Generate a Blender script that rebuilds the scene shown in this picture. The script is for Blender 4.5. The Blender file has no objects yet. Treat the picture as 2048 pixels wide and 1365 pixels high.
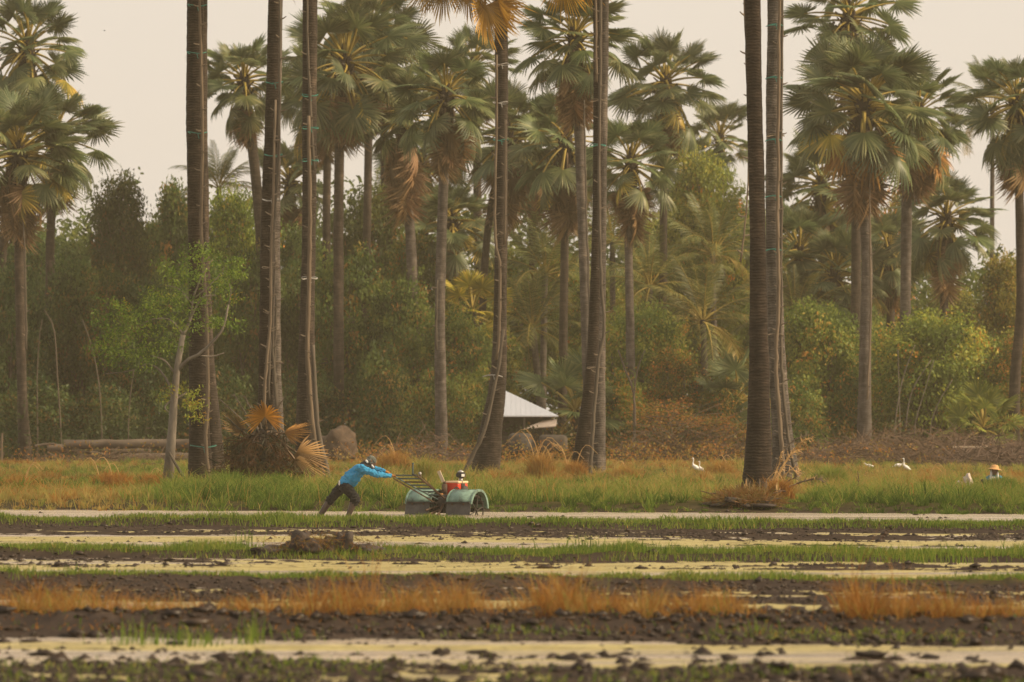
import bpy, bmesh, math, random
import numpy as np
from mathutils import Vector, Matrix, Quaternion

R = math.radians
sc = bpy.context.scene
COL = sc.collection

# ------------------------------------------------------------------ camera
F = 2048 * 200 / 36.0          # focal length in pixels of the 2048 px wide photograph
H = 1.95                       # eye height
YH = 850.0                     # row of the horizon


def P(px, py, Y):
    return Vector(((px - 1024) / F * Y, Y, H + (YH - py) / F * Y))


cd = bpy.data.cameras.new('camera')
cam = bpy.data.objects.new('camera', cd)
COL.objects.link(cam)
cam.location = (0, 0, H)
cam.rotation_euler = (R(90), 0, 0)
cd.sensor_width = 36
cd.lens = 200
cd.shift_y = (YH - 682.5) / 2048
cd.clip_start = 1
cd.clip_end = 20000
cd.dof.use_dof = True
cd.dof.focus_distance = 121
cd.dof.aperture_fstop = 3.6
sc.camera = cam

# ------------------------------------------------------------------ sky and sun
SUN_EL, SUN_AZ = R(36), R(98)          # azimuth clockwise from straight ahead
w = bpy.data.worlds.new('World')
sc.world = w
w.use_nodes = True
nt = w.node_tree
bg = nt.nodes['Background']
sky = nt.nodes.new('ShaderNodeTexSky')
sky.sky_type = 'NISHITA'
sky.sun_disc = False
sky.sun_elevation = SUN_EL
sky.sun_rotation = SUN_AZ
sky.air_density = 1.5
sky.dust_density = 8.0
sky.ozone_density = 1.0
mx = nt.nodes.new('ShaderNodeMix')
mx.data_type = 'RGBA'
mx.inputs[0].default_value = 0.6
mx.inputs[7].default_value = (13.7, 12.2, 10.5, 1)     # thick warm haze over the whole sky
nt.links.new(sky.outputs[0], mx.inputs[6])
nt.links.new(mx.outputs[2], bg.inputs[0])
bg.inputs[1].default_value = 0.08

sd = bpy.data.lights.new('sun', 'SUN')
sun = bpy.data.objects.new('sun', sd)
COL.objects.link(sun)
sd.energy = 4.4
sd.angle = R(8)
sd.color = (1.0, 0.78, 0.50)
sv = Vector((math.sin(SUN_AZ) * math.cos(SUN_EL), math.cos(SUN_AZ) * math.cos(SUN_EL), math.sin(SUN_EL)))
sun.rotation_euler = (-sv).to_track_quat('-Z', 'Y').to_euler()
sun.location = (30, 100, 60)

sc.view_settings.view_transform = 'Standard'
sc.view_settings.look = 'None'
sc.view_settings.exposure = 0.28
sc.view_settings.gamma = 1.0
sc.view_settings.use_curve_mapping = False
sc.render.engine = 'CYCLES'
cy = sc.cycles
cy.max_bounces = 5
cy.diffuse_bounces = 2
cy.glossy_bounces = 2
cy.transmission_bounces = 3
cy.volume_bounces = 0
cy.transparent_max_bounces = 4
cy.caustics_reflective = False
cy.caustics_refractive = False
cy.use_adaptive_sampling = True
cy.adaptive_threshold = 0.02
cy.use_denoising = True
try:
    cy.denoiser = 'OPENIMAGEDENOISE'
    cy.denoising_input_passes = 'RGB_ALBEDO_NORMAL'
except Exception:
    pass
cy.sample_clamp_indirect = 4.0

# ------------------------------------------------------------------ helpers
rng = np.random.default_rng(7)


def link(o, parent=None):
    COL.objects.link(o)
    if parent is not None:
        o.parent = parent
    return o


def tag(o, label=None, cat=None, group=None, kind=None):
    if label: o['label'] = label
    if cat: o['category'] = cat
    if group: o['group'] = group
    if kind: o['kind'] = kind
    return o


def empty(name, loc, label=None, cat=None, group=None, rz=0):
    o = bpy.data.objects.new(name, None)
    o.empty_display_size = 0.3
    o.location = loc
    o.rotation_euler = (0, 0, rz)
    link(o)
    return tag(o, label, cat, group)


def mesh_np(name, verts, faces, mats=(), smooth=False, attrs=None, mat_idx=None):
    """mesh from an (n,3) array and an (m,3) or (m,4) array of faces"""
    me = bpy.data.meshes.new(name)
    verts = np.ascontiguousarray(verts, dtype=np.float32)
    faces = np.ascontiguousarray(faces, dtype=np.int32)
    k = faces.shape[1]
    me.vertices.add(len(verts))
    me.vertices.foreach_set('co', verts.ravel())
    me.loops.add(faces.size)
    me.loops.foreach_set('vertex_index', faces.ravel())
    me.polygons.add(len(faces))
    me.polygons.foreach_set('loop_start', np.arange(0, faces.size, k, dtype=np.int32))
    for m in mats: me.materials.append(m)
    if mat_idx is not None:
        me.polygons.foreach_set('material_index', np.asarray(mat_idx, dtype=np.int32))
    if smooth:
        me.polygons.foreach_set('use_smooth', np.ones(len(faces), dtype=bool))
    me.update(calc_edges=True)
    for an, av in (attrs or {}).items():
        at = me.attributes.new(an, 'FLOAT', 'POINT')
        at.data.foreach_set('value', np.ascontiguousarray(av, dtype=np.float32))
    return me


class MB:
    """collects boxes, bars, tubes, lathes; build() links ONE mesh object"""
    def __init__(s):
        s.v, s.f, s.m = [], [], []

    def add(s, vs, fs, mi=0):
        b = len(s.v)
        s.v += [tuple(v) for v in vs]
        s.f += [tuple(b + i for i in f) for f in fs]
        s.m += [mi] * len(fs)
        return s

    def box(s, c, d, rot=None, mi=0, taper=1.0, bev=0.0):
        c = Vector(c); hx, hy, hz = d[0] / 2, d[1] / 2, d[2] / 2
        bm = bmesh.new()
        bmesh.ops.create_cube(bm, size=1.0)
        for v in bm.verts:
            t = taper if v.co.z > 0 else 1.0
            v.co = Vector((v.co.x * d[0] * t, v.co.y * d[1] * t, v.co.z * d[2]))
        if bev > 0:
            bmesh.ops.bevel(bm, geom=list(bm.edges), offset=bev, segments=2, affect='EDGES', profile=0.5)
        q = rot if rot is not None else Matrix.Identity(3)
        bm.verts.index_update()
        s.add([c + q @ v.co for v in bm.verts], [[v.index for v in f.verts] for f in bm.faces], mi)
        bm.free()
        return s

    def tube(s, pts, rad, n=8, mi=0, cap=True, squash=1.0):
        pts = [Vector(p) for p in pts]
        if not hasattr(rad, '__len__'): rad = [rad] * len(pts)
        vs, fs = [], []
        up = Vector((0.0123, 0.0321, 1))
        prev = None
        for i, p in enumerate(pts):
            t = (pts[min(i + 1, len(pts) - 1)] - pts[max(i - 1, 0)])
            if t.length < 1e-9: t = Vector((0, 0, 1))
            t.normalize()
            a = prev - t * prev.dot(t) if prev is not None else (Vector((1, 0.02, 0)) - t * t.x if abs(t.x) < 0.8 else up - t * t.dot(up))
            a.normalize(); prev = a
            b = t.cross(a)
            for k in range(n):
                an = 2 * math.pi * k / n
                vs.append(p + (a * math.cos(an) + b * math.sin(an) * squash) * rad[i])
        for i in range(len(pts) - 1):
            for k in range(n):
                fs.append((i * n + k, i * n + (k + 1) % n, (i + 1) * n + (k + 1) % n, (i + 1) * n + k))
        if cap:
            fs.append(tuple(reversed(range(n))))
            fs.append(tuple(range((len(pts) - 1) * n, len(pts) * n)))
        return s.add(vs, fs, mi)

    def lathe(s, c, prof, n=16, rot=None, mi=0):
        """prof: list of (radius, z)"""
        c = Vector(c); q = rot if rot is not None else Matrix.Identity(3)
        vs, fs = [], []
        for r, z in prof:
            for k in range(n):
                a = 2 * math.pi * k / n
                vs.append(c + q @ Vector((r * math.cos(a), r * math.sin(a), z)))
        for i in range(len(prof) - 1):
            for k in range(n):
                fs.append((i * n + k, i * n + (k + 1) % n, (i + 1) * n + (k + 1) % n, (i + 1) * n + k))
        fs.append(tuple(reversed(range(n))))
        fs.append(tuple(range((len(prof) - 1) * n, len(prof) * n)))
        return s.add(vs, fs, mi)

    def mesh(s, name, mats, smooth=False):
        me = bpy.data.meshes.new(name)
        me.from_pydata(s.v, [], s.f)
        for m in (mats if isinstance(mats, (list, tuple)) else [mats]): me.materials.append(m)
        me.polygons.foreach_set('material_index', np.array(s.m, dtype=np.int32))
        if smooth: me.polygons.foreach_set('use_smooth', np.ones(len(s.f), dtype=bool))
        me.update()
        return me

    def build(s, name, mats, parent=None, smooth=False, loc=None):
        o = bpy.data.objects.new(name, s.mesh(name, mats, smooth))
        link(o, parent)
        if loc is not None: o.location = loc
        return o


def catmull(pts, n):
    """n points along a smooth curve through pts (tuples of any length)"""
    p = np.array(pts, dtype=float)
    p = np.vstack([2 * p[0] - p[1], p, 2 * p[-1] - p[-2]])
    m = len(pts) - 1
    out = []
    for t in np.linspace(0, m, n):
        i = min(int(t), m - 1); u = t - i
        a, b, c, d = p[i], p[i + 1], p[i + 2], p[i + 3]
        out.append(0.5 * (2 * b + (c - a) * u + (2 * a - 5 * b + 4 * c - d) * u * u + (3 * b - a - 3 * c + d) * u ** 3))
    return np.array(out)


def vnoise(x, y, seed=0):
    """value noise in [-1,1], vectorised"""
    x = np.asarray(x, dtype=np.float64); y = np.asarray(y, dtype=np.float64)
    xi = np.floor(x).astype(np.int64); yi = np.floor(y).astype(np.int64)
    fx = x - xi; fy = y - yi
    fx = fx * fx * (3 - 2 * fx); fy = fy * fy * (3 - 2 * fy)

    def h(a, b):
        n = (a * 374761393 + b * 668265263 + seed * 982451653) & 0xFFFFFFFF
        n = ((n ^ (n >> 13)) * 1274126177) & 0xFFFFFFFF
        n = n ^ (n >> 16)
        return (n & 0xFFFF) / 32767.5 - 1
    return (h(xi, yi) * (1 - fx) + h(xi + 1, yi) * fx) * (1 - fy) + (h(xi, yi + 1) * (1 - fx) + h(xi + 1, yi + 1) * fx) * fy


def fbm(x, y, oct=3, seed=0):
    s = 0; a = 1; t = 0
    for o in range(oct):
        s = s + a * vnoise(x * 2 ** o, y * 2 ** o, seed + o * 17); t += a; a *= 0.5
    return s / t


def sstep(a, b, x):
    t = np.clip((x - a) / (b - a), 0, 1)
    return t * t * (3 - 2 * t)


# ------------------------------------------------------------------ materials
def new_mat(name):
    m = bpy.data.materials.new(name)
    m.use_nodes = True
    t = m.node_tree
    return m, t, t.nodes['Principled BSDF'], t.nodes['Material Output']


def N(t, kind, **kw):
    n = t.nodes.new(kind)
    for k, v in kw.items(): setattr(n, k, v)
    return n


def ramp(t, stops):
    r = t.nodes.new('ShaderNodeValToRGB')
    e = r.color_ramp.elements
    while len(e) < len(stops): e.new(0.5)
    for i, (p, c) in enumerate(stops):
        e[i].position = p
        e[i].color = (*c, 1)
    return r


def mat_noise(name, c1, c2, scale=8, rough=0.7, bump=0.0, stretch=(1, 1, 1), metal=0.0, c3=None, coords='Object', detail=5, bscale=None, spec=0.4):
    m, t, b, o = new_mat(name)
    tc = N(t, 'ShaderNodeTexCoord')
    mp = N(t, 'ShaderNodeMapping')
    mp.inputs['Scale'].default_value = stretch
    t.links.new(tc.outputs[coords], mp.inputs[0])
    n = N(t, 'ShaderNodeTexNoise')
    n.inputs['Scale'].default_value = scale
    n.inputs['Detail'].default_value = detail
    n.inputs['Roughness'].default_value = 0.65
    t.links.new(mp.outputs[0], n.inputs['Vector'])
    st = [(0.3, c1), (0.7, c2)] if c3 is None else [(0.28, c1), (0.5, c2), (0.72, c3)]
    r = ramp(t, st)
    t.links.new(n.outputs[0], r.inputs[0])
    t.links.new(r.outputs[0], b.inputs['Base Color'])
    b.inputs['Roughness'].default_value = rough
    b.inputs['Metallic'].default_value = metal
    b.inputs['Specular IOR Level'].default_value = spec
    if bump:
        bp = N(t, 'ShaderNodeBump')
        bp.inputs['Strength'].default_value = bump
        bp.inputs['Distance'].default_value = 0.03
        if bscale:
            n2 = N(t, 'ShaderNodeTexNoise')
            n2.inputs['Scale'].default_value = bscale
            n2.inputs['Detail'].default_value = 4
            t.links.new(mp.outputs[0], n2.inputs['Vector'])
            t.links.new(n2.outputs[0], bp.inputs['Height'])
        else:
            t.links.new(n.outputs[0], bp.inputs['Height'])
        t.links.new(bp.outputs[0], b.inputs['Normal'])
    return m


def mat_leaf(name, stops, trans=0.35, objcol=True, rough=0.55, gloss=0.06):
    """leaf colour from the per-piece attribute 'tint', times the object's own colour; light passes through"""
    m, t, b, out = new_mat(name)
    t.nodes.remove(b)
    a = N(t, 'ShaderNodeAttribute'); a.attribute_name = 'tint'
    r = ramp(t, stops)
    t.links.new(a.outputs['Fac'], r.inputs[0])
    col = r.outputs[0]
    if objcol:
        oi = N(t, 'ShaderNodeObjectInfo')
        mxx = N(t, 'ShaderNodeMix', data_type='RGBA', blend_type='MULTIPLY')
        mxx.inputs[0].default_value = 1
        t.links.new(col, mxx.inputs[6]); t.links.new(oi.outputs['Color'], mxx.inputs[7])
        col = mxx.outputs[2]
    d = N(t, 'ShaderNodeBsdfDiffuse'); tr = N(t, 'ShaderNodeBsdfTranslucent')
    t.links.new(col, d.inputs[0]); t.links.new(col, tr.inputs[0])
    ms = N(t, 'ShaderNodeMixShader'); ms.inputs[0].default_value = trans
    t.links.new(d.outputs[0], ms.inputs[1]); t.links.new(tr.outputs[0], ms.inputs[2])
    res = ms.outputs[0]
    if gloss:
        g = N(t, 'ShaderNodeBsdfGlossy'); g.inputs['Roughness'].default_value = rough
        g.inputs[0].default_value = (1, 1, 1, 1)
        m2 = N(t, 'ShaderNodeMixShader'); m2.inputs[0].default_value = gloss
        t.links.new(res, m2.inputs[1]); t.links.new(g.outputs[0], m2.inputs[2])
        res = m2.outputs[0]
    t.links.new(res, out.inputs[0])
    return m

# ------------------------------------------------------------------ ground
SK = 0.25                                       # the bunds run slightly aslant
DIKES = [(106.4, 109.6, 0.12), (81.4, 84.6, 0.13), (68.8, 71.8, 0.085), (52.8, 56.0, 0.12)]
OW = [30, 40, 45.6, 46.8, 50.0, 51.2, 53, 55.5, 57.5, 61, 63, 69, 72, 76, 77.2, 78.5, 81.5, 84.5, 92, 97, 100, 106.5, 109.5, 113, 126, 129]
OZ = [.012, .014, .014, -.03, -.03, .03, .03, .0, -.025, -.025, .022, .03, -.055, -.05, .012, -.008, .008, -.04, -.03, -.006, .02, .026, .0, -.035, -.045, -.03]


def wq(x, y):
    return y + SK * x + 0.65 * vnoise(x * 0.28, y * 0.05, 5) + 0.22 * vnoise(x * 1.0, y * 0.2, 6)


def ground_parts(x, y):
    x = np.asarray(x, float); y = np.asarray(y, float)
    q = wq(x, y)
    near = 1 - sstep(50, 75, q)
    pad = np.interp(q, OW, OZ)
    pad = pad - 0.029 + 0.045 * fbm(x * 0.16, q * 0.85, 2, 1) * (1 - 0.3 * near) + 0.04 * fbm(x * 0.55, q * 2.3, 3, 13)
    pad = pad + 0.026 * fbm(x * 2.3, y * 1.7, 3, 3) + 0.03 * np.abs(fbm(x * 5, y * 3.4, 3, 8))
    cl = vnoise(x * 5.3 + 7, y * 3.9, 21) + 0.35 * vnoise(x * 1.3, y * 1.1, 22)
    pad = pad + (0.024 + 0.012 * near) * np.clip(cl - 0.25, 0, 1) * 1.5
    dk = np.zeros_like(x); gr = np.zeros_like(x)
    for a, b, h in DIKES:
        if a > 60: gr = gr + sstep(a + 0.35, a + 0.9, q) * (1 - sstep(b - 0.5, b, q))
        prof = sstep(a, a + 0.7, q) * (1 - sstep(b - 0.9, b, q))
        dk = dk + prof * (h * (1 + 0.35 * fbm(x * 0.7, y * 0.5, 2, 31)) + 0.03 * fbm(x * 4, y * 4, 2, 33))
    bank = sstep(126.9, 129.6, q)
    land = bank * 0.2 + 0.28 * sstep(135, 225, y) + 0.15 * sstep(225, 262, y) + bank * 0.035 * fbm(x * 0.5, y * 0.3, 3, 41)
    z = pad * (1 - sstep(127, 128.4, q)) + dk + land
    return z, gr, bank


def ground(x, y):
    return ground_parts(x, y)[0]


def gz(x, y):
    return float(ground(np.array([x]), np.array([y]))[0])


rows = np.concatenate([[-400, -60, 5, 25, 36], np.geomspace(40, 133, 620), np.arange(134, 302, 1.3), [310, 340, 400, 600, 1200, 3000, 9000]])
us = np.linspace(-0.125, 0.125, 330)
hw = np.maximum(np.abs(rows), 40)
inner = us[None, :] * hw[:, None]
ex = np.array([6, 25, 80, 300, 1500, 8000.0])
left = inner[:, :1] - ex[::-1][None, :]
right = inner[:, -1:] + ex[None, :]
GX = np.concatenate([left, inner, right], axis=1)
GY = np.repeat(rows[:, None], GX.shape[1], axis=1)
GZ, gd, gb = ground_parts(GX.ravel(), GY.ravel())
nr, nc = GX.shape
ii = (np.arange(nr - 1)[:, None] * nc + np.arange(nc - 1)[None, :]).ravel()
gf = np.stack([ii, ii + 1, ii + nc + 1, ii + nc], axis=1)

m, t, b, o = new_mat('wet_mud')
at = N(t, 'ShaderNodeAttribute'); at.attribute_name = 'grassy'
al = N(t, 'ShaderNodeAttribute'); al.attribute_name = 'litter'
geo = N(t, 'ShaderNodeNewGeometry')
n1 = N(t, 'ShaderNodeTexNoise'); n1.inputs['Scale'].default_value = 2.2; n1.inputs['Detail'].default_value = 8; n1.inputs['Roughness'].default_value = 0.7
t.links.new(geo.outputs['Position'], n1.inputs['Vector'])
rm = ramp(t, [(0.3, (.017, .0105, .0065)), (0.55, (.036, .0235, .015)), (0.75, (.068, .047, .031))])
t.links.new(n1.outputs[0], rm.inputs[0])
rg = ramp(t, [(0.3, (.030, .028, .012)), (0.6, (.058, .052, .020)), (0.8, (.085, .062, .03))])
t.links.new(n1.outputs[0], rg.inputs[0])
rl = ramp(t, [(0.3, (.045, .030, .018)), (0.6, (.095, .062, .034)), (0.8, (.14, .095, .05))])
t.links.new(n1.outputs[0], rl.inputs[0])
m1 = N(t, 'ShaderNodeMix', data_type='RGBA'); t.links.new(at.outputs['Fac'], m1.inputs[0]); t.links.new(rm.outputs[0], m1.inputs[6]); t.links.new(rg.outputs[0], m1.inputs[7])
m2 = N(t, 'ShaderNodeMix', data_type='RGBA'); t.links.new(al.outputs['Fac'], m2.inputs[0]); t.links.new(m1.outputs[2], m2.inputs[6]); t.links.new(rl.outputs[0], m2.inputs[7])
t.links.new(m2.outputs[2], b.inputs['Base Color'])
rr = N(t, 'ShaderNodeMapRange'); rr.inputs[3].default_value = 0.6; rr.inputs[4].default_value = 0.95
t.links.new(at.outputs['Fac'], rr.inputs[0]); t.links.new(rr.outputs[0], b.inputs['Roughness'])
b.inputs['Specular IOR Level'].default_value = 0.15
dfm = N(t, 'ShaderNodeBsdfDiffuse'); glm = N(t, 'ShaderNodeBsdfGlossy'); glm.inputs['Roughness'].default_value = 0.4
msm = N(t, 'ShaderNodeMixShader'); gfm = N(t, 'ShaderNodeMapRange'); gfm.inputs[3].default_value = 0.035; gfm.inputs[4].default_value = 0.0
t.links.new(at.outputs['Fac'], gfm.inputs[0]); t.links.new(gfm.outputs[0], msm.inputs[0]); t.links.new(m2.outputs[2], dfm.inputs[0])
t.links.new(dfm.outputs[0], msm.inputs[1]); t.links.new(glm.outputs[0], msm.inputs[2]); t.links.new(msm.outputs[0], o.inputs[0])
n2 = N(t, 'ShaderNodeTexNoise'); n2.inputs['Scale'].default_value = 14; n2.inputs['Detail'].default_value = 4
t.links.new(geo.outputs['Position'], n2.inputs['Vector'])
bp = N(t, 'ShaderNodeBump'); bp.inputs['Strength'].default_value = 0.8; bp.inputs['Distance'].default_value = 0.02
t.links.new(n2.outputs[0], bp.inputs['Height']); t.links.new(bp.outputs[0], dfm.inputs['Normal']); t.links.new(bp.outputs[0], glm.inputs['Normal'])
MUD = m
gme = mesh_np('ground', np.stack([GX.ravel(), GY.ravel(), GZ], axis=1), gf, [MUD], True,
              {'grassy': np.clip(gd + gb, 0, 1), 'litter': sstep(195, 225, GY.ravel())})
tag(link(bpy.data.objects.new('ground', gme)), 'muddy paddy field with low bunds rising to the dry litter under the palms', kind='structure')

# ---- small clods of ploughed mud strewn over it
def clods(name, n, y0, y1, lab):
    y = rng.uniform(y0, y1, n); x = rng.uniform(-1, 1, n) * 0.09 * y * 1.25
    z, gr, bk = ground_parts(x, y)
    q = wq(x, y)
    row = 0.5 + 0.5 * np.sin(q * 5.2 + 2.5 * vnoise(x * .25, q * .4, 77))                 # furrows along the bunds
    pr = np.clip((z + 0.055) / 0.05, 0, 1) * (0.35 + 0.65 * row) * np.clip(0.55 + 0.9 * fbm(x * .35, q * .5, 2, 78), 0, 1) * (1 - gr) * (1 - bk)
    k = rng.uniform(0, 1, n) < pr
    x, y, z = x[k], y[k], np.maximum(z[k], -0.02); n = len(x)
    s = rng.uniform(.013, .034, n) * (1 + 1.2 * (rng.uniform(0, 1, n) > .93)) * (1 + .35 * (y < 60))
    oc = np.array([[1, 0, 0], [0, 1, 0], [-1, 0, 0], [0, -1, 0], [0, 0, 1], [0, 0, -.6]], float)
    a = rng.uniform(0, 6.28, n); ca, sa = np.cos(a), np.sin(a)
    V = oc[None] * (s[:, None] * rng.uniform(.6, 1.4, (n, 6)))[:, :, None] * np.array([1.5, 1, .62])
    V = V + rng.normal(0, .22, V.shape) * s[:, None, None]
    X = V[:, :, 0] * ca[:, None] - V[:, :, 1] * sa[:, None] + x[:, None]
    Y_ = V[:, :, 0] * sa[:, None] + V[:, :, 1] * ca[:, None] + y[:, None]
    V = np.stack([X, Y_, V[:, :, 2] + z[:, None] + s[:, None] * .15], 2)
    f = np.array([[0, 1, 4], [1, 2, 4], [2, 3, 4], [3, 0, 4], [1, 0, 5], [2, 1, 5], [3, 2, 5], [0, 3, 5]])
    Fq = (np.arange(n)[:, None, None] * 6 + f[None]).reshape(-1, 3)
    o_ = link(bpy.data.objects.new(name, mesh_np(name, V.reshape(-1, 3), Fq, [MUD], False)))
    tag(o_, lab, 'mud clods', kind='stuff')


clods('ploughed_mud', 52000, 84, 128, 'finely broken wet mud in the farther paddies')
clods('ploughed_mud', 56000, 40, 84, 'broken clods of wet mud in the nearer paddies')

# ---- water lying in the paddies
m, t, b, o = new_mat('paddy_water')
geo = N(t, 'ShaderNodeNewGeometry')
b.inputs['Base Color'].default_value = (.46, .375, .27, 1)      # silty water, paled to stand in for sky reflection
b.inputs['Roughness'].default_value = 0.2
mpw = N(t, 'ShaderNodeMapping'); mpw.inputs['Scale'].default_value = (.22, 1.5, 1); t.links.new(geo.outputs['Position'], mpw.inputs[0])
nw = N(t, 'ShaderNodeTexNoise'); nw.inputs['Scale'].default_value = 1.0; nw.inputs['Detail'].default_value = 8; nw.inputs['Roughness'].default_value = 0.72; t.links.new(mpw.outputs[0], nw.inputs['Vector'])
rw = ramp(t, [(.34, (.10, .078, .055)), (.48, (.36, .29, .205)), (.66, (.52, .43, .315))]); t.links.new(nw.outputs[0], rw.inputs[0]); t.links.new(rw.outputs[0], b.inputs['Base Color'])  # dark and pale streaks in the base colour stand in for broken reflections
b.inputs['IOR'].default_value = 1.33
mp = N(t, 'ShaderNodeMapping'); mp.inputs['Scale'].default_value = (1.6, 3.2, 1); t.links.new(geo.outputs['Position'], mp.inputs[0])
n1 = N(t, 'ShaderNodeTexNoise'); n1.inputs['Scale'].default_value = 2.4; n1.inputs['Detail'].default_value = 6; t.links.new(mp.outputs[0], n1.inputs['Vector'])
bp = N(t, 'ShaderNodeBump'); bp.inputs['Strength'].default_value = 1.0; bp.inputs['Distance'].default_value = 0.18
t.links.new(n1.outputs[0], bp.inputs['Height']); t.links.new(bp.outputs[0], b.inputs['Normal'])
# pale yellow-green scum of algae floating in drifts
mp2 = N(t, 'ShaderNodeMapping'); mp2.inputs['Scale'].default_value = (0.055, 0.30, 1); mp2.inputs['Rotation'].default_value = (0, 0, R(14)); mp2.inputs['Location'].default_value = (3.1, 0.4, 0)
t.links.new(geo.outputs['Position'], mp2.inputs[0])
n3 = N(t, 'ShaderNodeTexNoise'); n3.inputs['Scale'].default_value = 1.0; n3.inputs['Detail'].default_value = 6; n3.inputs['Roughness'].default_value = 0.6; t.links.new(mp2.outputs[0], n3.inputs['Vector'])
rs = ramp(t, [(0.44, (0, 0, 0)), (0.50, (1, 1, 1))]); t.links.new(n3.outputs[0], rs.inputs[0])
df = N(t, 'ShaderNodeBsdfDiffuse')
n4 = N(t, 'ShaderNodeTexNoise'); n4.inputs['Scale'].default_value = 1.0; n4.inputs['Detail'].default_value = 8; n4.inputs['Roughness'].default_value = 0.75; mp4 = N(t, 'ShaderNodeMapping'); mp4.inputs['Scale'].default_value = (.9, 2.6, 1); t.links.new(geo.outputs['Position'], mp4.inputs[0]); t.links.new(mp4.outputs[0], n4.inputs['Vector']); t.links.new(bp.outputs[0], df.inputs['Normal'])
rc = ramp(t, [(0.36, (.13, .105, .04)), (0.47, (.34, .29, .11)), (0.68, (.54, .48, .22))]); t.links.new(n4.outputs[0], rc.inputs[0]); t.links.new(rc.outputs[0], df.inputs[0])
sy = N(t, 'ShaderNodeSeparateXYZ'); t.links.new(geo.outputs['Position'], sy.inputs[0])
far = N(t, 'ShaderNodeMapRange'); far.inputs[1].default_value = 104; far.inputs[2].default_value = 109; far.inputs[3].default_value = 0.78; far.inputs[4].default_value = 0.06; t.links.new(sy.outputs['Y'], far.inputs[0])
mm = N(t, 'ShaderNodeMath', operation='MULTIPLY'); t.links.new(far.outputs[0], mm.inputs[1]); t.links.new(rs.outputs[0], mm.inputs[0])
ms = N(t, 'ShaderNodeMixShader'); t.links.new(mm.outputs[0], ms.inputs[0]); t.links.new(b.outputs[0], ms.inputs[1]); t.links.new(df.outputs[0], ms.inputs[2])
t.links.new(ms.outputs[0], o.inputs[0])
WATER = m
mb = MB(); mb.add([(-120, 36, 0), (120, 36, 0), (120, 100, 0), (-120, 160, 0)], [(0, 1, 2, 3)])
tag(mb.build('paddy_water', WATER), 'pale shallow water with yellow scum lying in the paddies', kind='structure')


# ------------------------------------------------------------------ grass
def grass(name, x, y, h, width, lean, tint, mat, label, cat, zoff=-0.01, curl=0.5, top=True, parent=None, az=None):
    n = len(x)
    z = ground(x, y) + zoff
    az = rng.uniform(0, 2 * np.pi, n) if az is None else az + rng.normal(0, .5, n)
    fa = rng.uniform(0, np.pi, n)                         # facing
    ln = lean * rng.uniform(0.2, 1.3, n) * h
    d = np.stack([np.cos(az), np.sin(az)], 1)
    s = np.stack([np.cos(fa), np.sin(fa)], 1) * (width * rng.uniform(0.6, 1.3, n))[:, None] / 2
    base = np.stack([x, y], 1)
    mid = base + d * (ln * 0.35)[:, None]
    tip = base + d * ln[:, None]
    zm = z + h * rng.uniform(0.5, 0.66, n); zt = z + h * (1 - curl * rng.uniform(0, 0.6, n) * lean)
    V = np.empty((n, 5, 3), np.float32)
    V[:, 0, :2] = base - s; V[:, 1, :2] = base + s; V[:, 0, 2] = z; V[:, 1, 2] = z
    V[:, 2, :2] = mid + s * 0.8; V[:, 3, :2] = mid - s * 0.8; V[:, 2, 2] = zm; V[:, 3, 2] = zm
    V[:, 4, :2] = tip; V[:, 4, 2] = zt
    k = np.arange(n)[:, None] * 5
    f = np.concatenate([k + np.array([[0, 1, 2]]), k + np.array([[0, 2, 3]]), k + np.array([[3, 2, 4]])], 0)
    me = mesh_np(name, V.reshape(-1, 3), f, [mat], False, {'tint': np.repeat(tint, 5)})
    ob = link(bpy.data.objects.new(name, me), parent)
    tag(ob, label, cat, kind='stuff')
    return ob


GSTOPS = [(0.0, (.032, .060, .010)), (0.3, (.130, .195, .034)), (0.5, (.26, .275, .060)), (0.68, (.36, .27, .09)), (0.85, (.40, .215, .058)), (1.0, (.27, .11, .025))]
GRASS = mat_leaf('grass_blade', GSTOPS, 0.45, False, gloss=0.0)


def tufts(x, y, per, rad):
    """blade positions in tufts round the given centres, with the outward direction and the tuft's index"""
    k = np.repeat(np.arange(len(x)), per)
    a = rng.uniform(0, 2 * np.pi, len(k)); rr_ = np.abs(rng.normal(0, 1, len(k))) * rad
    return x[k] + np.cos(a) * rr_, y[k] + np.sin(a) * rr_, a, k


def scatter(n, y0, y1, margin=1.2, power=0.0):
    y = y0 + (y1 - y0) * rng.uniform(0, 1, n) ** (1 + power)
    x = rng.uniform(-1, 1, n) * 0.09 * y * margin + rng.uniform(-0.3, 0.3, n)
    return x, y


def on_band(n, a, b, edge=0.3, margin=1.3):
    """points on a bund between the skewed rows a and b"""
    q = rng.uniform(a - edge, b + edge, n)
    x = rng.uniform(-1, 1, n) * 0.09 * (q + 2) * margin
    y = q - SK * x
    for _ in range(3):
        y = y + (q - wq(x, y))
    return x, y, q


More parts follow.
